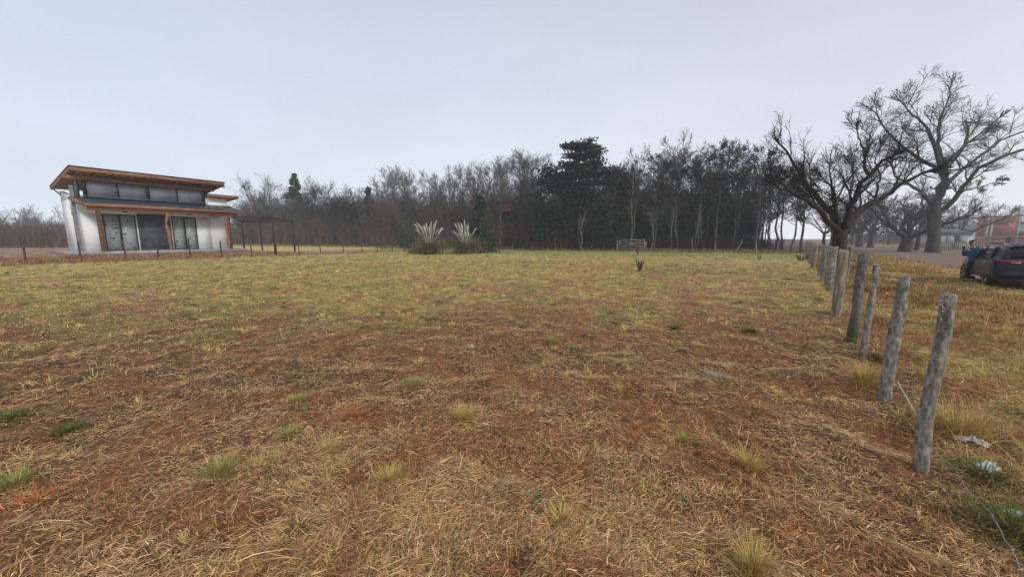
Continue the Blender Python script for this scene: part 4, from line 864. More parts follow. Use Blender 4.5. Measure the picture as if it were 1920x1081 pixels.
    slab(7.08, 9.33, -.58, -.525, -.06, .117, zw).build('fascia', M['timber'], rw); slab(9.305, 9.36, -.52, 5.65, -.06, .117, zw).build('fascia', M['timber'], rw)
    for s in (7.4, 8.0, 8.6, 9.1): slab(s, s+.08, -.5, .1, -.10, .017, zw).build('rafter', M['timber'], rw)
    MB().hexa([(7.25, .0, 4.0), (8.62, .0, 4.0), (8.62, 5.58, 4.0), (7.25, 5.58, 4.0), (7.25, .0, zw(0)), (8.62, .0, zw(0)), (8.62, 5.58, zw(5.58)), (7.25, 5.58, zw(5.58))]).build('wing_wall', M['plaster'], house)
    # cable hardware at the right end of the main roof
    MB().box(8.12, 8.26, -.95, -.7, 5.2, 5.42).build('floodlight', M['galv'], house, bevel=.02)
build_house()
# pergola
def build_pergola():
    pos = [(514, 41.0*0+31.0), (552, 35.5), (490, 35.0), (454, 36.5), (440, 31.0)]
    a = at(438, 29.5); b_ = at(514, 32.0); c_ = at(551, 37.0); d_ = at(456, 37.8); e_ = at(490, 37.2)
    o = empty('pergola', (b_[0], b_[1], .1)); org = np.array([b_[0], b_[1], .1]); tag(o, 'dark brown metal pergola frame right of the house', 'pergola')
    zt = lambda P, py: HC+(446-py)/F_PX*P[1]*1.0
    tops = []
    for P, py, w in ((a, 411, 0), (b_, 412, .12), (c_, 409, .12), (d_, 406, .11), (e_, 407, .10)):
        g_ = float(gz(P[0], P[1]))-.1; z = 3.15
        p = np.array([P[0], P[1], 0])-org; w and MB().box(p[0]-w/2, p[0]+w/2, p[1]-w/2, p[1]+w/2, g_-.1, z).build('post', M['metal_post'], o); tops.append(p+[0, 0, z])
    A, B, Cc, Dd, Ee = [np.array([t[0], t[1], 3.15]) for t in tops]
    for p, q in ((A, B), (B, Cc), (Cc, Dd), (Dd, A)): MB().bar(p+[0, 0, .07], q+[0, 0, .07], .1, .16).build('beam', M['metal_post'], o)
    for i in range(1, 8):
        k = i/8; MB().bar(A*(1-k)+B*k+[0, 0, .19], Dd*(1-k)+Cc*k+[0, 0, .19], .06, .06).build('purlin', M['metal_post'], o)
build_pergola()

# ------------------------------------------------------------------ posts and fences
ORD = ['nearest', 'second', 'third', 'fourth', 'fifth', 'sixth', 'seventh', 'eighth', 'ninth', 'tenth', 'eleventh', 'twelfth', 'thirteenth', 'fourteenth', 'fifteenth', 'sixteenth', 'seventeenth', 'eighteenth', 'nineteenth', 'twentieth', 'twenty first', 'twenty second', 'twenty third', 'twenty fourth', 'twenty fifth', 'twenty sixth', 'twenty seventh', 'twenty eighth']
def rough_post(h, r, seed, mat, lean=(0, 0), n=18, k=34, name='fence_post', loc=(0, 0, 0)):
    g = np.random.default_rng(seed); z = np.linspace(-.12, h, k); th = np.arange(n)*2*np.pi/n
    Z, TH = np.meshgrid(z, th, indexing='ij'); ov = 1+.10*np.cos(2*TH+seed)
    crack = fbm(TH*2.3+seed*3, Z*1.5, seed, 3)+.0*Z; crack2 = fbm(TH*6+seed, Z*5, seed+4, 2)
    rr = r*ov*(1.06-.12*Z/h)*(1+.42*(crack-.5)+.24*(crack2-.5)); rr[-1] *= .55
    cx = (fbm(Z*.9, Z*0+seed, seed+2, 2)-.5)*r*1.1+lean[0]*Z; cy = (fbm(Z*.9, Z*0+seed+5, seed+3, 2)-.5)*r*1.1+lean[1]*Z
    top = g.normal(0, .006, n)+.018*np.cos(th+seed); Zt = Z.copy(); Zt[-1] += top; Zt[-2] = h-.004+top
    V = np.stack([cx+rr*np.cos(TH), cy+rr*np.sin(TH), Zt], -1).reshape(-1, 3); i = np.arange(k*n).reshape(k, n)
    Q = np.stack([i[:-1], np.roll(i[:-1], -1, 1), np.roll(i[1:], -1, 1), i[1:]], -1).reshape(-1, 4)
    V = np.vstack([V, [[cx[-1, 0], cy[-1, 0], h-.01]]]); T = np.column_stack([i[-1], np.roll(i[-1], -1), np.full(n, k*n)])
    return mesh(name, V, [Q, T], mat, smooth=True, loc=loc)
NEARP = [((1718, 888), 1.25, .041, 'post'), ((1657, 750), 1.23, .044, 'post'), ((1619, 672), 1.27, .039, 'post'), ((1598, 640), 1.37, .056, 'post_mossy'), ((1568, 590), 1.36, .095, 'post_pale'), ((1555, 545), 1.34, .10, 'post'), ((1549, 537), 1.34, .08, 'post_pale'), ((1543, 525), 1.33, .10, 'post'), ((1538, 515), 1.29, .09, 'post'), ((1533, 506), 1.3, .08, 'post_pale')]
extra = ['round grey bark covered fence post with a pale lichen top, nearest to the viewer', 'grey lichen flecked fence post, second from the front of the row', 'thin grey fence post, third from the front of the row', 'thick dark fence post with a mossy foot, fourth from the front', 'pale split wood post in front of the gnarled tree trunk']
for i, (b, h, r, m) in enumerate(NEARP):
    p = G(*b); p[2] = float(gz(p[0], p[1])); o = rough_post(h-p[2], r, 5+i*3, M[m], loc=tuple(p), lean=(random.uniform(-.01, .01), random.uniform(-.01, .01)))
    tag(o, extra[i] if i < 5 else f'weathered grey fence post, {ORD[i]} in the right hand row', 'fence post', 'posts of the right hand row')
    if i == 0:
        g = np.random.default_rng(3); a = g.uniform(3.4, 5.4, 240); z = h-p[2]-np.abs(g.normal(0, .07, 240))*1.3
        pts = np.column_stack([np.cos(a)*r*1.0, np.sin(a)*r*1.0, z]); V, Q, C = leafcloud(pts, .009, np.ones((240, 3)), 1, g); mesh('lichen', V, [Q], M['lichen'], o)
p = G(1585, 523); o = rough_post(1.25, .07, 91, M['post_pale'], loc=(p[0], p[1], float(gz(p[0], p[1])))); tag(o, 'short pale post standing just right of the gnarled tree trunk', 'fence post')
for j in range(13):
    s = 21.2+j*1.25*(1+.02*j)
    x = FA[0]+FD[0]*s; y = FA[1]+FD[1]*s; z = float(gz(x, y)); o = rough_post(random.uniform(1.2, 1.38), random.uniform(.075, .11), 60+j, M['post_pale' if j % 4 == 0 else 'post'], n=10, k=10, loc=(x, y, z), lean=(random.uniform(-.04, .04), 0))
    tag(o, f'weathered fence post, {ORD[10+j]} in the right hand row towards the wood', 'fence post', 'posts of the right hand row')
def wire(name, pts, r, mat, parent=None, k=60, jit=0.0):
    P = resample(pts, k); P[1:-1] += rng.normal(0, jit, (k-2, 3)) if jit else 0
    A = Acc(); A.tube(P[None], np.full((1, k), r), 5); return A.build(name, mat, parent, True)
w = [G(a, b) for a, b in ((1700, 800), (1740, 849), (1785, 893), (1811, 934), (1851, 991), (1905, 1071), (1915, 1090))]
w = [np.array([q[0], q[1], float(gz(q[0], q[1]))+.05+.02*math.sin(i*2)]) for i, q in enumerate(w)]
tag(wire('loose_wire', w, .0022, M['galv'], jit=.002), 'thin loose wire lying in the grass right of the nearest post', 'wire')
w = [G(a, b) for a, b in ((1680, 735), (1700, 768), (1718, 792))]
w = [np.array([q[0], q[1], .12-.03*i]) for i, q in enumerate(w)]
tag(wire('dry_stick', w, .006, M['rope'], k=8, jit=.002), 'pale bent dry stick lying between the two nearest posts', 'stick')
def crumple(px, py, sx, sy, h, seed, label):
    p = G(px, py); g = np.random.default_rng(seed); n = 22; u_, v_ = np.meshgrid(np.linspace(-1, 1, n), np.linspace(-1, 1, n), indexing='ij')
    e = 1+.35*(fbm(u_*3+seed, v_*3, seed, 2)-.5); x = u_*sx*e; y = v_*sy*e; z = h*(fbm(u_*2.2+seed, v_*2.2, seed+1, 3))*(1.2-np.hypot(u_, v_)*.7)+.02
    z0 = float(gz(p[0], p[1])); i = np.arange(n*n).reshape(n, n); Q = np.stack([i[:-1, :-1], i[1:, :-1], i[1:, 1:], i[:-1, 1:]], -1).reshape(-1, 4)
    rad = np.hypot(u_, v_).ravel(); keepq = (rad[Q].mean(1) < 1.0+.15*np.sin(np.arctan2(v_, u_).ravel()[Q[:, 0]]*5))
    o = mesh('plastic_scrap', np.column_stack([x.ravel(), y.ravel(), z.ravel()]), [Q[keepq]], M['plastic'], smooth=False, loc=(p[0], p[1], z0)); o.rotation_euler = (0, 0, g.uniform(-1, .3))
    s = o.modifiers.new('thick', 'SOLIDIFY'); s.thickness = .002; tag(o, label, 'plastic litter')
crumple(1822, 833, .10, .035, .09, 3, 'narrow white plastic scrap leaning in the grass right of the nearest post')
crumple(1845, 890, .10, .05, .09, 4, 'crumpled white plastic scrap on green grass near the right edge')
crumple(1905, 982, .07, .025, .05, 6, 'white plastic strip at the lower right edge')
for k_, (a, b_) in enumerate([(709, 908), (770, 855), (625, 998), (845, 855), (787, 1000)]):
    q = G(a, b_); c = MB(); g = np.random.default_rng(k_); s = .009
    P = [tuple(np.array(v3)*s*g.uniform(.6, 1.4)) for v3 in ((-1, -1, 0), (1, -1, 0), (1, 1, 0), (-1, 1, 0), (-.6, -.7, 1), (.7, -.5, 1), (.6, .7, 1), (-.7, .5, 1))]; c.hexa(P)
    o = c.build('pebble', M['lichen'], bevel=.003, loc=(q[0], q[1], float(gz(q[0], q[1]))+.012)); tag(o, ['white pebble under the wide straw yellow tuft', 'white pebble left of the centre rust patch', 'white pebble near the bottom left of centre', 'tiny white fleck beside the centre tufts', 'tiny white stone near the bottom centre'][k_], 'pebble')

# neighbour's wire fence
def left_fence():
    root = empty('wire_fence', (LA[0], LA[1], 0)); tag(root, 'thin wire fence on dark wooden posts in front of the house', 'fence'); org = np.array([LA[0], LA[1], 0]); tops = []
    pxs = [-60, 42, 146, 230, 293, 353, 412, 469, 517, 559, 599, 642, 678, 706, 735, 758]
    for i, px in enumerate(pxs):
        t = (px-960)/F_PX*CP; s = (LA[0]-t*LA[1])/(t*LD[1]-LD[0]); q = LA+LD*s; z = float(gz(q[0], q[1])); h = random.uniform(1.15, 1.35)+(.25 if px in (42, 353, 293) else 0)
        o = rough_post(h, random.uniform(.04, .055), 100+i, M['post_brown'], n=8, k=8, name='post'); o.parent = root; o.location = (q[0]-org[0], q[1]-org[1], z)
        o.rotation_euler = (random.uniform(-.03, .03), random.uniform(-.03, .03), 0); tops.append(np.array([q[0]-org[0], q[1]-org[1], z]))
    for hh in (.35, .75, 1.08): wire('wire', [t+[0, 0, hh] for t in tops], .006, M['wire'], root, k=120)
left_fence()
# stakes around the pampas grass and along the wood
def stake(px, bot, top, Y, label, mat='post_far', r=.045, lean=0.0, group=None, name='wooden_stake'):
    p = at(px, Y); z = float(gz(p[0], p[1])); h = (bot-top)/F_PX*Y; o = rough_post(h, r, int(px)+int(Y), M[mat], lean=(lean, 0), n=8, k=8, name=name, loc=(p[0], p[1], z)); tag(o, label, 'stake' if 'stake' in name else 'post', group); return o
for i, (px, tp, Y) in enumerate([(775, 452, 36.5), (785, 455, 37), (797, 450, 36), (812, 456, 36.2), (824, 452, 36.4), (829, 447, 37), (852, 448, 37.5), (856, 453, 37), (863, 450, 38), (889, 452, 37.6), (897, 446, 37), (908, 451, 38), (914, 450, 38), (931, 453, 39), (936, 450, 39.5)]):
    stake(px, 475, tp, Y, f'thin dark stake beside the pampas grass, {ORD[i].replace("nearest", "first")} counted from the left', 'post_brown', .05, random.uniform(-.08, .08), 'stakes around the pampas grass')
WF = [(961, 466, 451, 0, 'post_far'), (988, 466, 450, 0, 'post_far'), (1031, 468, 449, 0, 'post_brown'), (1052, 464, 446, 0, 'post_far'), (1088, 469, 450, 0, 'post_far'), (1109, 469, 449, .12, 'post_far'), (1133, 464, 450, 0, 'post_far'), (1222, 469, 452, .14, 'post_far'), (1301, 475, 450, -.18, 'post_far'), (1342, 472, 458, 0, 'post_far'), (1382, 480, 455, .45, 'post_far'), (1420, 475, 456, -.1, 'post_far'), (1460, 476, 455, 0, 'post_far'), (1492, 478, 454, 0, 'post_far')]
for i, (px, b, t, ln, m) in enumerate(WF):
    tt = (px-960)/F_PX*CP; s_ = (WA[0]-tt*WA[1])/(tt*WD[1]-WD[0]); q = WA+WD*s_-WN*.6; Y = q[1]
    stake(px, b, t, Y, (['pale leaning stake right of the wooden gate', 'pale white stake leaning left at the wood edge', 'short pale stake standing between two leaning ones', 'strongly slanting pale stake at the wood edge'][i-7] if 7 <= i <= 10 else f'pale fence stake at the wood edge, {ORD[i].replace("nearest", "first")} from the left'), m, .055, ln, 'stakes along the wood edge')
def gate():
    Y = 45.2; a = at(1158, Y); b_ = at(1209, Y-.6); o = empty('wooden_gate', (a[0], a[1], 0)); tag(o, 'old grey wooden field gate with crossed brace at the wood edge', 'gate')
    L = b_[0]-a[0]; dy = b_[1]-a[1]; bd = lambda p, q, w=.05, h=.13: MB().bar(p, q, w, h)
    P = rough_post(1.65, .12, 12, M['post_far'], n=10, k=10, name='post'); P.parent = o; P.location = (0, 0, 0)
    P = rough_post(1.15, .10, 13, M['post_far'], n=10, k=10, name='post'); P.parent = o; P.location = (L+.15, dy, 0)
    for z in (1.42, 1.05, .72, .42): bd((.2, 0, z), (L-.02, dy, z-.03)).build('rail', M['post_far'], o)
    for x in (.25, L-.05): bd((x, -.06+dy*x/L, .3), (x, -.06+dy*x/L, 1.5), .13, .04).build('stile', M['post_far'], o)
    bd((.25, -.09, 1.45), (L-.3, dy-.09, .45), .04, .13).build('brace', M['post_far'], o); bd((.3, -.12, .4), (L-.5, dy-.1, 1.3), .04, .08).build('brace', M['post_far'], o)
gate()
def shrub(px, py, h, label, mat, n, seed, spread=.5, r=.02, name='leafless_shrub', Y=None):
    p = G(px, py); z = float(gz(p[0], p[1])); g = np.random.default_rng(seed); k = 6; a = g.uniform(0, 6.28, n); q = np.linspace(0, 1, k); hh = h*g.uniform(.6, 1, n); sp = g.uniform(.05, spread, n)
    P = np.zeros((n, k, 3)); P[:, :, 0] = np.cos(a)[:, None]*sp[:, None]*hh[:, None]*q**.8; P[:, :, 1] = np.sin(a)[:, None]*sp[:, None]*hh[:, None]*q**.8; P[:, :, 2] = hh[:, None]*q-.03; P[:, 1:] += g.normal(0, .03*h, (n, k-1, 3))
    rad = np.linspace(1, .35, k)[None]*r*g.uniform(.6, 1.3, n)[:, None]; o = empty(name, (p[0], p[1], z)); A = Acc(); A.tube(P, rad, 5); A.build('stems', M[mat], o)
    P1, r1 = sprout(P, rad, 7, .3, 1, (.2, .45), (20, 55), .15, 4, .5, g); C = Acc(); C.tube(P1, np.maximum(r1, .004), 3); C.build('twigs', M[mat], o); tag(o, label, 'shrub')
shrub(1200, 507, .78, 'small reddish bare shrub standing alone in the meadow', 'twig_red', 12, 1, .35, .028)
shrub(1196, 478, 1.3, 'wispy reddish bush in front of the gate end', 'twig_red', 16, 2, .4, .02)
shrub(1423, 487, .55, 'tiny forked bare plant in the meadow before the wood', 'twig_dark', 5, 3, .7, .02)
shrub(1500, 489, .5, 'low heap of dark brushwood beside the far posts', 'twig_dark', 24, 4, 1.4, .015, 'brushwood_heap')
shrub(1000, 472, .9, 'dry brown stalks at the wood edge left of the gate', 'twig_red', 20, 5, .7, .015, 'dry_stalks')
def pampas(px, Y, h, seed, label):
    p = at(px, Y, 0); z = float(gz(p[0], p[1])); g = np.random.default_rng(seed); o = empty('pampas_grass', (p[0], p[1], z)); n = 2600; a = g.uniform(0, 6.28, n); q = g.uniform(0, .5, n)
    c = np.tile(np.array([.15, .12, .06]), (n, 1)); c = mixc(c, np.array([.38, .31, .17]), (g.random(n) < .35)*.8)
    V, Q, C = blades(p[0]+q*np.cos(a), p[1]+q*np.sin(a), g.uniform(.9, 2.6, n), np.full(n, .028), g.uniform(.6, 1.4, n), a+g.normal(0, .3, n), g.uniform(.5, 2.0, n), wob(c, .3), ns=4); mesh('leaves', V-np.array([p[0], p[1], z]), [Q], M['blade'], o, col=C)
    for i in range(24):
        aa = g.uniform(0, 6.28); sp = g.uniform(.03, .6); L = h*g.uniform(.62, 1.0)*(1-.3*sp); k = 9; t = np.linspace(0, 1, k); P = np.column_stack([np.cos(aa)*sp*L*t**1.3, np.sin(aa)*sp*L*t**1.3, L*t])
        A = Acc(); A.tube(P[:7][None], np.full((1, 7), .012), 4); st = A.build('stalk', M['rope'], o)
        A = Acc(); PP = resample(np.vstack([P[6:], P[-1]+[math.cos(aa)*(.1+.3*sp), math.sin(aa)*(.1+.3*sp), -.03-.1*sp]]), 7); A.tube(PP[None], np.array([[.012, .035, .05, .05, .045, .03, .012]]), 6); A.build('plume', M['plume'], o, True)
    tag(o, label, 'pampas grass')
pampas(806, 37.2, 3.7, 1, 'pampas grass clump with white plumes, left one of the two'); pampas(872, 38.0, 3.6, 2, 'pampas grass clump with white plumes, right one beside the spruce')

# ------------------------------------------------------------------ houses across the road
def brick_house():
    Y = 74; a = at(1845, Y, 0); o = empty('brick_building', (a[0], a[1], 0), R(-38)); tag(o, 'unfinished two storey red brick building with concrete columns', 'building')
    H = HC+(446-405)/F_PX*Y; L = 4.15; mz = HC+(446-443)/F_PX*Y; w = MB()
    w.box(0, L, 0, 5, mz+.061, H-.22); w.build('upper_wall', M['brick'], o)
    w = MB(); w.box(0, 2.7, .0, .2, 0, mz-.12); w.box(3.45, L+7, .0, .2, 0, mz-.12); w.box(2.7, 3.45, 0, .2, 0, .4); w.box(0, .2, .2, 5, 0, mz-.12); w.build('lower_wall', M['brick'], o)
    f = MB(); f.box(2.7, 2.78, .03, .12, .4, mz-.12); f.box(3.37, 3.45, .03, .12, .4, mz-.12); wi = f.build('window', M['concrete'], o); MB().box(2.78, 3.37, .1, .13, .4, mz-.12).build('pane', M['black_frame'], wi)
    for x in (-.02, .55, L-.32): MB().box(x, x+.34, -.03, -.002, 0, H-.25).build('column', M['concrete'], o)
    MB().box(-.05, L+7, -.4, -.035, mz-.12, mz+.06).build('floor_slab', M['concrete'], o); MB().box(-.02, L+.02, -.04, 5.02, H-.219, H).build('coping', M['concrete'], o)
    MB().box(L+1.2, L+1.5, -.03, -.002, 0, mz-.12).build('column', M['concrete'], o); MB().box(L+.01, L+7, .3, 5, mz+.06, mz+1.0).build('parapet', M['brick'], o)
    b = at(1912, 82, 0); q = empty('blue_grey_house', (b[0], b[1], 0)); tag(q, 'blue grey walled house behind the brick building at the right edge', 'house'); MB().box(0, 12, 0, 8, 0, 5.0).build('wall', M['blue_wall'], q); MB().box(-.3, 12.3, -.3, 8.3, 5.003, 5.2).build('roof', M['grey_roof'], q); MB().box(1.2, 2.4, -.04, -.002, 1, 2.3).build('window', M['dark_glass'], q)
brick_house()
def grey_house(px0, Y, L, H, roofh, label, wall, seed):
    a = at(px0, Y, 0); o = empty('small_house', (a[0], a[1], 0), R(-12)); tag(o, label, 'house'); MB().box(0, L, 0, 6, 0, H).build('wall', M[wall], o)
    MB().hexa([(-.3, -.4, H+.003), (L+.3, -.4, H+.003), (L+.3, 6.4, H+.003), (-.3, 6.4, H+.003), (.3, 2.4, H+roofh), (L-.3, 2.4, H+roofh), (L-.3, 3.6, H+roofh), (.3, 3.6, H+roofh)]).build('roof', M['grey_roof'], o)
    for x in (L*.25, L*.62):
        f = MB(); f.box(x, x+1.1, -.05, -.003, .9, 1.9); w = f.build('window', M['concrete'], o); MB().box(x+.08, x+1.02, -.07, -.053, .98, 1.82).build('pane', M['blue_wall'], w)
    MB().box(L*.45, L*.45+.85, -.05, -.003, 0, 2.0).build('door', M['post_brown'], o)
grey_house(1758, 58, 4.4, 2.3, .8, 'pale low house half hidden by the huge grey tree', 'pale_wall', 1)
grey_house(1784, 66, 3.4, 3.0, 1.0, 'grey house with dark roof left of the brick building', 'grey_wall', 2)
def far_fence():
    a = at(1755, 48); o = empty('picket_fence', (a[0], a[1], 0)); tag(o, 'pale low board fence in front of the houses across the road', 'fence')
    for i in range(26): MB().box(i*.26, i*.26+.12, 0, .03, -.05, 1.15+.1*math.sin(i*3.1)).build('board', M['post_far'], o)
    for z in (.35, .9): MB().box(0, 6.6, .032, .08, z, z+.08).build('rail', M['post_far'], o)
far_fence()
def white_far():
    b = at(20, 120, 0); q = empty('far_shed', (b[0], b[1], 0)); tag(q, 'long low pale shed in the haze at the far left', 'shed'); MB().box(-22, 20, 0, 8, 0, 5.6).build('wall', M['pale_wall'], q); MB().box(-22.5, 20.5, -.5, 8.5, 5.603, 6.8).build('roof', M['blue_wall'], q)
white_far()

# ------------------------------------------------------------------ car
def build_car():
    rw = np.array([15.86, 12.0]); d = np.array([.655, .755]); d = d/np.linalg.norm(d); n = np.array([d[1], -d[0]])
    o0 = rw+n*.78   # middle of rear axle
    car = empty('parked_car', (o0[0], o0[1], float(base_h(o0[0], o0[1]))+.0), math.atan2(d[1], d[0])); car.scale = (1, 1, .945); tag(car, 'dark grey hatchback parked on the verge, seen from behind', 'car')
    WB_ = 2.68; hw = .90
    # stations: x, bottom z, belt z, roof z, half width belt, half width roof
    ST = [(-.86, .42, .80, .86, .74, .60), (-.82, .34, .98, 1.08, .82, .66), (-.70, .30, 1.02, 1.30, .87, .66), (-.45, .28, 1.02, 1.46, .89, .66), (-.1, .26, 1.0, 1.50, .90, .66), (.4, .24, .99, 1.53, .90, .66), (.9, .24, .97, 1.53, .90, .66), (1.4, .24, .95, 1.50, .90, .65), (1.75, .24, .94, 1.38, .90, .64), (2.1, .24, .93, 1.16, .89, .64), (2.4, .25, .93, .985, .88, .66), (2.8, .26, .90, .93, .87, .62), (3.2, .28, .82, .86, .84, .58), (3.42, .32, .70, .74, .76, .5), (3.50, .36, .60, .64, .66, .42)]
    ring = []
    def section(st):
        x, zb, zs, zr_, wb, wr = st; cab = zr_-zs
        L = [(0, zb), (wb*.85, zb), (wb*.98, zb+.06), (wb, zb+(zs-zb)*.45), (wb*.985, zb+(zs-zb)*.72), (wb*.955, zs-.01), (wb*.93, zs), (wb*.93+(wr-wb*.93)*.5, zs+cab*.52), (wr+.03, zs+cab*.88), (wr-.08, zs+cab*.975), (wr*.5, zr_+.006), (0, zr_+.012)]
        return L
    secs = [section(s) for s in ST]; m = len(secs[0]); V = []; 
    for st, L in zip(ST, secs):
        for y, z in L: V.append((st[0], y, z))
        for y, z in L[1:-1][::-1]: V.append((st[0], -y, z))
    cnt = 2*m-2; i = np.arange(len(ST)*cnt).reshape(len(ST), cnt); Q = np.stack([i[:-1], i[1:], np.roll(i[1:], -1, 1), np.roll(i[:-1], -1, 1)], -1).reshape(-1, 4)
    V = np.array(V); e0 = len(V); V = np.vstack([V, [[-.88, 0, .62], [3.52, 0, .5]]]); T = np.vstack([np.column_stack([i[0], np.roll(i[0], -1), np.full(cnt, e0)]), np.column_stack([np.roll(i[-1], -1), i[-1], np.full(cnt, e0+1)])])
    body = mesh('body', V, [Q, T], M['paint'], car, smooth=True); sub = body.modifiers.new('s', 'SUBSURF'); sub.levels = 2; sub.render_levels = 2
    bo = body.modifiers.new('arch', 'BOOLEAN'); cut = MB()
    # wheel arches cut by a helper mesh applied and removed
    cb = []
    for x in (0, WB_):
        nn = 24; c = MB(); P = [(x+.385*math.cos(a), y, .32+.385*math.sin(a)) for y in (-1.1, 1.1) for a in np.linspace(0, 2*np.pi, nn, endpoint=False)]
        b0 = len(cut.v); cut.add(P, [(k, (k+1) % nn, nn+(k+1) % nn, nn+k) for k in range(nn)]); cut.add([(x, -1.1, .32), (x, 1.1, .32)], (), ()); 
        cut.t += [(b0+(k+1) % nn, b0+k, b0+2*nn) for k in range(nn)]+[(b0+nn+k, b0+nn+(k+1) % nn, b0+2*nn+1) for k in range(nn)]
    co = cut.build('arch_cutter', M['trim'], car); bpy.context.view_layer.update()
    bo.object = co; bo.operation = 'DIFFERENCE'; bo.solver = 'EXACT'
    dg = bpy.context.evaluated_depsgraph_get(); me = bpy.data.meshes.new_from_object(body.evaluated_get(dg)); body.modifiers.clear(); body.data = me
    bpy.data.objects.remove(co)
    MB().box(-.35, 3.1, -.72, .72, .26, .5).build('underbody', M['trim'], car)
    # glass: interpolate between belt and roof lines, slightly proud
    def side(x, f, y=1, off=.006):
        xs = [s[0] for s in ST]; zb = np.interp(x, xs, [s[2] for s in ST]); zr_ = np.interp(x, xs, [s[3] for s in ST]); wb = np.interp(x, xs, [s[4] for s in ST])*.93; wr = np.interp(x, xs, [s[5] for s in ST])+.03
        return (x, y*(wb+(wr-wb)*f+off+.02*math.sin(f*math.pi)), zb+(zr_-zb)*f*.9)
    for y in (1, -1):
        for x0, x1 in ((.02, .78), (.84, 1.78)):
            A = []; nx, nz = 6, 5
            for a in np.linspace(0, 1, nx):
                for f in np.linspace(.06, .9, nz):
                    x = x0+(x1-x0)*a
                    if x1 > 1.5: x = x+(1-f)*.55*max(0, (a-.5)*2)**1
                    if x0 < .1: x = x-(1-a)*(.30-.25*f)*.9
                    A.append(side(x, f, y))
            ii = np.arange(nx*nz).reshape(nx, nz); q = np.stack([ii[:-1, :-1], ii[1:, :-1], ii[1:, 1:], ii[:-1, 1:]], -1).reshape(-1, 4)
            w_ = mesh('side_window', np.array(A), [q], M['car_glass'], car, smooth=True); s_ = w_.modifiers.new('t', 'SOLIDIFY'); s_.thickness = .012; s_.offset = 0
    def panel(name, pts, mat, th=.02):  # pts quad grid rows
        A = np.array(pts).reshape(-1, 3); r_, c_ = len(pts), len(pts[0]); ii = np.arange(r_*c_).reshape(r_, c_); q = np.stack([ii[:-1, :-1], ii[1:, :-1], ii[1:, 1:], ii[:-1, 1:]], -1).reshape(-1, 4)
        o = mesh(name, A, [q], M[mat], car, smooth=True); s_ = o.modifiers.new('t', 'SOLIDIFY'); s_.thickness = th; s_.offset = 0; return o
    xs = lambda z: float(np.interp(z, [.86, 1.08, 1.30, 1.46], [-.88, -.83, -.71, -.46]))
    panel('rear_window', [[(xs(z)-.006-.03*(1-(y/.66)**2)+.0, y*(1-.18*(z-1.06)/.36), z) for y in np.linspace(-.62, .62, 9)] for z in (1.07, 1.16, 1.26, 1.36, 1.43)], 'car_glass')
    MB().hexa([(-.62, -.58, 1.47), (-.38, -.6, 1.52), (-.38, .6, 1.52), (-.62, .58, 1.47), (-.62, -.58, 1.495), (-.38, -.6, 1.545), (-.38, .6, 1.545), (-.62, .58, 1.495)]).build('spoiler', M['paint'], car, bevel=.01)
    panel('windscreen', [[(2.46-1.02*f-.06*(y/.7)**2, y*(1-.1*f), .985+.50*f) for y in np.linspace(-.62, .62, 7)] for f in (0, .3, .6, .95)], 'car_glass')
    for y in (1, -1):   # tail lamps wrap round the corner
        pts = [[(-.875+.02*(1-k)+.0, y*.36, z), (-.875+.01, y*.55, z), (-.855, y*.66, z+.01), (-.82, y*.76, z+.02), (-.74, y*.838, z+.035)] for k, z in ((0, .885), (1, .93), (2, .975))]
        if y < 0: pts = [p[::-1] for p in pts]
        panel('tail_lamp', pts, 'tail', .05)
        MB().box(-.915, -.89, y*.50-.09, y*.50+.09, .895, .915).build('lamp_strip', M['plate'], car)
    panel('rear_bumper', [[(-.93+.16*(y/.8)**4, y, z) for y in np.linspace(-.82, .82, 13)] for z in (.38, .5, .62)], 'paint', .06)
    panel('bumper_trim', [[(-.945+.16*(y/.8)**4, y, z) for y in np.linspace(-.80, .80, 13)] for z in (.30, .36)], 'trim', .06)
    MB().box(-.965, -.925, -.36, .36, .345, .365).build('bumper_chrome', M['chrome'], car)
    MB().box(-.915, -.90, -.2, .2, .70, .80).build('number_plate', M['plate'], car); MB().box(-.91, -.885, -.3, .3, .815, .84).build('chrome_strip', M['chrome'], car)
    for y in (1, -1):
        MB().hexa([(1.82, y*.90, .98), (2.0, y*.90, .98), (1.98, y*1.10, 1.0), (1.86, y*1.10, 1.0), (1.82, y*.90, 1.10), (1.98, y*.90, 1.10), (1.96, y*1.10, 1.13), (1.86, y*1.10, 1.13)]).build('wing_mirror', M['galv'] if y > 0 else M['paint'], car, bevel=.02)
        MB().box(.95, 1.12, y*.905-.012, y*.905+.012, .82, .85).build('door_handle', M['chrome'], car, bevel=.005); MB().box(-.02+.1, .26, y*.90-.012, y*.90+.012, .84, .87).build('door_handle', M['chrome'], car, bevel=.005)
        MB().box(.42, 2.25, y*.885-.02, y*.885+.02, .285, .32).build('sill_strip', M['chrome'], car)
        MB().bar((.0, y*.62, 1.53), (1.3, y*.63, 1.53), .03, .03).build('roof_rail', M['trim'], car)
        MB().box(3.25, 3.42, y*.62-.14, y*.62+.14, .60, .74).build('headlight', M['car_glass'], car, bevel=.03)
        for x in (0, WB_):
            wh = empty('wheel', (x, y*.77, .32), 0, car); n_ = 36
            def lathe(prof, nm, mat):
                A = np.array([[(r*math.cos(a), yy*y, r*math.sin(a)) for a in np.linspace(0, 2*np.pi, n_, endpoint=False)] for r, yy in prof]); ii = np.arange(len(prof)*n_).reshape(len(prof), n_); q = np.stack([ii[:-1], np.roll(ii[:-1], -1, 1), np.roll(ii[1:], -1, 1), ii[1:]], -1).reshape(-1, 4); mesh(nm, A.reshape(-1, 3), [q], M[mat], wh, smooth=True)
            lathe([(.22, -.10), (.30, -.11), (.325, -.08), (.33, 0), (.325, .08), (.30, .11), (.225, .10)], 'tyre', 'tyre')
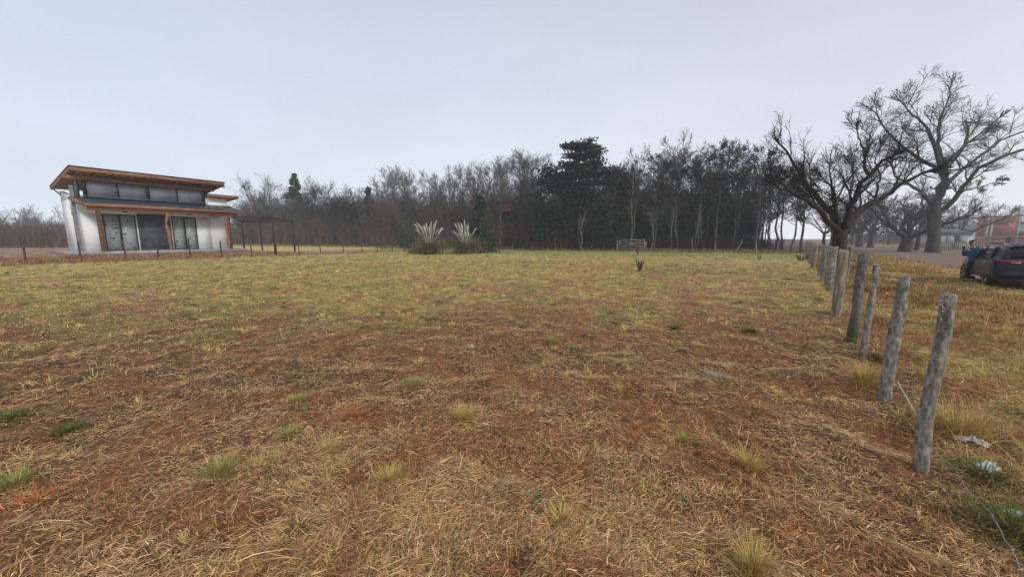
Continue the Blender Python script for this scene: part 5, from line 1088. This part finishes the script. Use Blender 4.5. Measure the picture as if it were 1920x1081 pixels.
            lathe([(.225, .095), (.215, .06), (.20, .0), (.05, .0), (.001, .0)], 'rim_dish', 'trim')
            sp = MB()
            for k in range(5):
                a = k*2*math.pi/5+.3
                for da in (-.16, .16): sp.bar((.03*math.cos(a), y*.045, .03*math.sin(a)), (.215*math.cos(a+da), y*.085, .215*math.sin(a+da)), .022, .032)
            sp.build('rim', M['rim'], wh); lathe([(.228, .10), (.222, .104), (.212, .095)], 'rim_lip', 'rim')
build_car()

# ------------------------------------------------------------------ person
def skin_obj(name, joints, edges, mat, parent=None, root=0, lev=2):
    me = bpy.data.meshes.new(name); names = list(joints); me.from_pydata([joints[k][0] for k in names], [(names.index(a), names.index(b)) for a, b in edges], [])
    o = bpy.data.objects.new(name, me); link(o, parent); me.materials.append(mat)
    sk = o.modifiers.new('skin', 'SKIN'); sk.use_smooth_shade = True; sub = o.modifiers.new('sub', 'SUBSURF'); sub.levels = lev; sub.render_levels = lev
    sv = me.skin_vertices[0].data
    for i, k in enumerate(names): r = joints[k][1]; sv[i].radius = r if isinstance(r, tuple) else (r, r); sv[i].use_root = (i == root)
    bpy.context.view_layer.update(); dg = bpy.context.evaluated_depsgraph_get(); m2 = bpy.data.meshes.new_from_object(o.evaluated_get(dg)); o.modifiers.clear(); o.data = m2; m2.name = name
    return o
def build_person():
    # local: facing +x, y left, z up
    J = {'pelvis': ((0, 0, .92), (.095, .075)), 'belly': ((.01, 0, 1.06), (.11, .085)), 'chest': ((.02, 0, 1.24), (.145, .11)), 'neckb': ((.04, 0, 1.40), (.07, .07)), 'neck': ((.075, 0, 1.47), (.055, .055)),
         'jaw': ((.115, 0, 1.53), (.07, .065)), 'head': ((.115, 0, 1.60), (.088, .078)), 'top': ((.10, 0, 1.665), (.06, .055))}
    E = [('pelvis', 'belly'), ('belly', 'chest'), ('chest', 'neckb'), ('neckb', 'neck'), ('neck', 'jaw'), ('jaw', 'head'), ('head', 'top')]
    hand = {}
    for s, nm in ((1, 'l'), (-1, 'r')):
        J[nm+'sh'] = ((.03, s*.18, 1.36), (.06, .06)); J[nm+'el'] = ((.12, s*.25, 1.10), (.043, .043)); J[nm+'wr'] = ((.30, s*.12, 1.33), (.028, .028)); J[nm+'palm'] = ((.345, s*.085, 1.39), (.036, .018))
        J[nm+'hip'] = ((0, s*.075, .84), (.065, .065)); J[nm+'kn'] = ((.03, s*.11, .48), (.048, .048)); J[nm+'an'] = ((-.01, s*.12, .09), (.04, .04)); J[nm+'toe'] = ((.14, s*.14, .045), (.04, .03))
        E += [('chest', nm+'sh'), (nm+'sh', nm+'el'), (nm+'el', nm+'wr'), (nm+'wr', nm+'palm'), ('pelvis', nm+'hip'), (nm+'hip', nm+'kn'), (nm+'kn', nm+'an'), (nm+'an', nm+'toe')]
        for f in range(4):
            L = (.030, .034, .031, .025)[f]; b = (.375+f*.002, s*(.075-.004*f), 1.425-f*.016)
            J[f'{nm}f{f}a'] = (b, (.009, .009)); J[f'{nm}f{f}b'] = ((b[0]+.012, b[1]-s*L, b[2]+.008), (.008, .008)); J[f'{nm}f{f}c'] = ((b[0]-.012, b[1]-s*(L+.022), b[2]+.004), (.007, .007))
            E += [(nm+'palm', f'{nm}f{f}a'), (f'{nm}f{f}a', f'{nm}f{f}b'), (f'{nm}f{f}b', f'{nm}f{f}c')]
        J[nm+'t1'] = ((.325, s*.055, 1.42), (.010, .010)); J[nm+'t2'] = ((.345, s*.035, 1.445), (.008, .008)); E += [(nm+'palm', nm+'t1'), (nm+'t1', nm+'t2')]
    body = skin_obj('person', J, E, M['skin'])
    # face
    J2 = {k: J[k] for k in ('pelvis', 'belly', 'chest', 'neckb')}; big_ = lambda r, a: tuple(x+a for x in r)
    J2 = {k: (p, big_(r, .028)) for k, (p, r) in J2.items()}; J2['pelvis'] = ((0, 0, .85), (.17, .14)); E2 = [('pelvis', 'belly'), ('belly', 'chest'), ('chest', 'neckb')]
    for nm in 'lr':
        for k, a in (('sh', .022), ('el', .022), ('wr', .018)): J2[nm+k] = (J[nm+k][0], big_(J[nm+k][1], a))
        E2 += [('chest', nm+'sh'), (nm+'sh', nm+'el'), (nm+'el', nm+'wr')]
    skin_obj('jacket', J2, E2, M['jacket_blue'], body)
    J3 = {'p': ((0, 0, .99), (.12, .10))}; E3 = []
    for nm in 'lr':
        J3[nm+'hip'] = ((J[nm+'hip'][0][0], J[nm+'hip'][0][1]*.85, .80), (.095, .095)); J3[nm+'kn'] = (J[nm+'kn'][0], (.075, .075)); J3[nm+'an'] = ((J[nm+'an'][0][0], J[nm+'an'][0][1], .12), (.06, .06)); E3 += [('p', nm+'hip'), (nm+'hip', nm+'kn'), (nm+'kn', nm+'an')]
    skin_obj('trousers', J3, E3, M['jeans'], body)
    for nm in 'lr':
        a = J[nm+'an'][0]; t = J[nm+'toe'][0]; skin_obj('boot', {'h': ((a[0]-.03, a[1], .055), (.05, .05)), 'a': ((a[0], a[1], .12), (.052, .052)), 't': ((t[0], t[1], .045), (.048, .04))}, [('a', 'h'), ('h', 't')], M['boot'], body)
    skin_obj('hood', {'a': ((-.05, 0, 1.38), (.10, .08)), 'b': ((-.035, 0, 1.46), (.085, .06)), 'c': ((-.09, 0, 1.22), (.10, .05))}, [('c', 'a'), ('a', 'b')], M['jacket_teal'], body)
    skin_obj('hair', {'a': ((.045, 0, 1.60), (.075, .08)), 'b': ((.035, 0, 1.53), (.06, .06))}, [('a', 'b')], M['hair'], body)
    skin_obj('cap', {'a': ((.09, 0, 1.665), (.10, .095)), 'b': ((.10, 0, 1.715), (.07, .07)), 'c': ((.20, 0, 1.655), (.03, .07))}, [('b', 'a'), ('a', 'c')], M['cap'], body)
    f = Acc(); f.tube(np.array([[(.185, 0, 1.61), (.215, 0, 1.575), (.195, 0, 1.565)]]), np.array([[.010, .017, .012]]), 8); f.build('nose', M['skin'], body, True)
    for s in (1, -1):
        mesh('eye', np.array([(.198, s*.03+dy, 1.61+dz) for dy, dz in ((-.014, 0), (0, -.007), (.014, 0), (0, .007))]), [np.array([[0, 1, 2, 3]])], M['hair'], body)
        e = Acc(); e.tube(np.array([[(.10, s*.084, 1.58), (.095, s*.093, 1.60), (.10, s*.084, 1.625)]]), np.array([[.008, .014, .010]]), 7); e.build('ear', M['skin'], body, True)
    m = Acc(); m.tube(np.array([[(.185, -.022, 1.535), (.193, 0, 1.537), (.185, .022, 1.535)]]), np.array([[.003, .006, .003]]), 6); m.build('mouth', M['cap'], body, True)
    x, y = 16.88, 13.30; body.location = (x, y, float(gz(x, y))); body.rotation_euler = (0, 0, R(172)); s = .87; body.scale = (s, s, s)
    tag(body, 'person in a blue jacket and maroon cap beside the parked car, looking at a phone', 'person')
    ph = MB(); ph.box(-.006, .006, -.038, .038, -.075, .075); p = ph.build('phone', M['black_frame'], bevel=.006)
    a = R(172); lx, ly, lz = .392*s, 0, 1.42*s; p.location = (x+lx*math.cos(a), y+lx*math.sin(a), body.location.z+lz); p.rotation_euler = (0, R(12), a); tag(p, 'black phone held up in both hands by the person', 'phone')
build_person()

# ------------------------------------------------------------------ haze
def build_haze():
    o = MB().box(-210, 210, -60, 150, -1.6, 27).build('haze', None); tag(o, 'thin pale winter mist over the whole scene', 'haze', kind='stuff')
    m = bpy.data.materials.new('haze'); m.use_nodes = True; N = m.node_tree.nodes; N.clear(); out = N.new('ShaderNodeOutputMaterial'); v = N.new('ShaderNodeVolumePrincipled')
    v.inputs['Color'].default_value = (.90, .95, 1, 1); v.inputs['Density'].default_value = .0013; v.inputs['Anisotropy'].default_value = .1
    m.node_tree.links.new(v.outputs[0], out.inputs['Volume']); o.data.materials.clear(); o.data.materials.append(m)
build_haze()
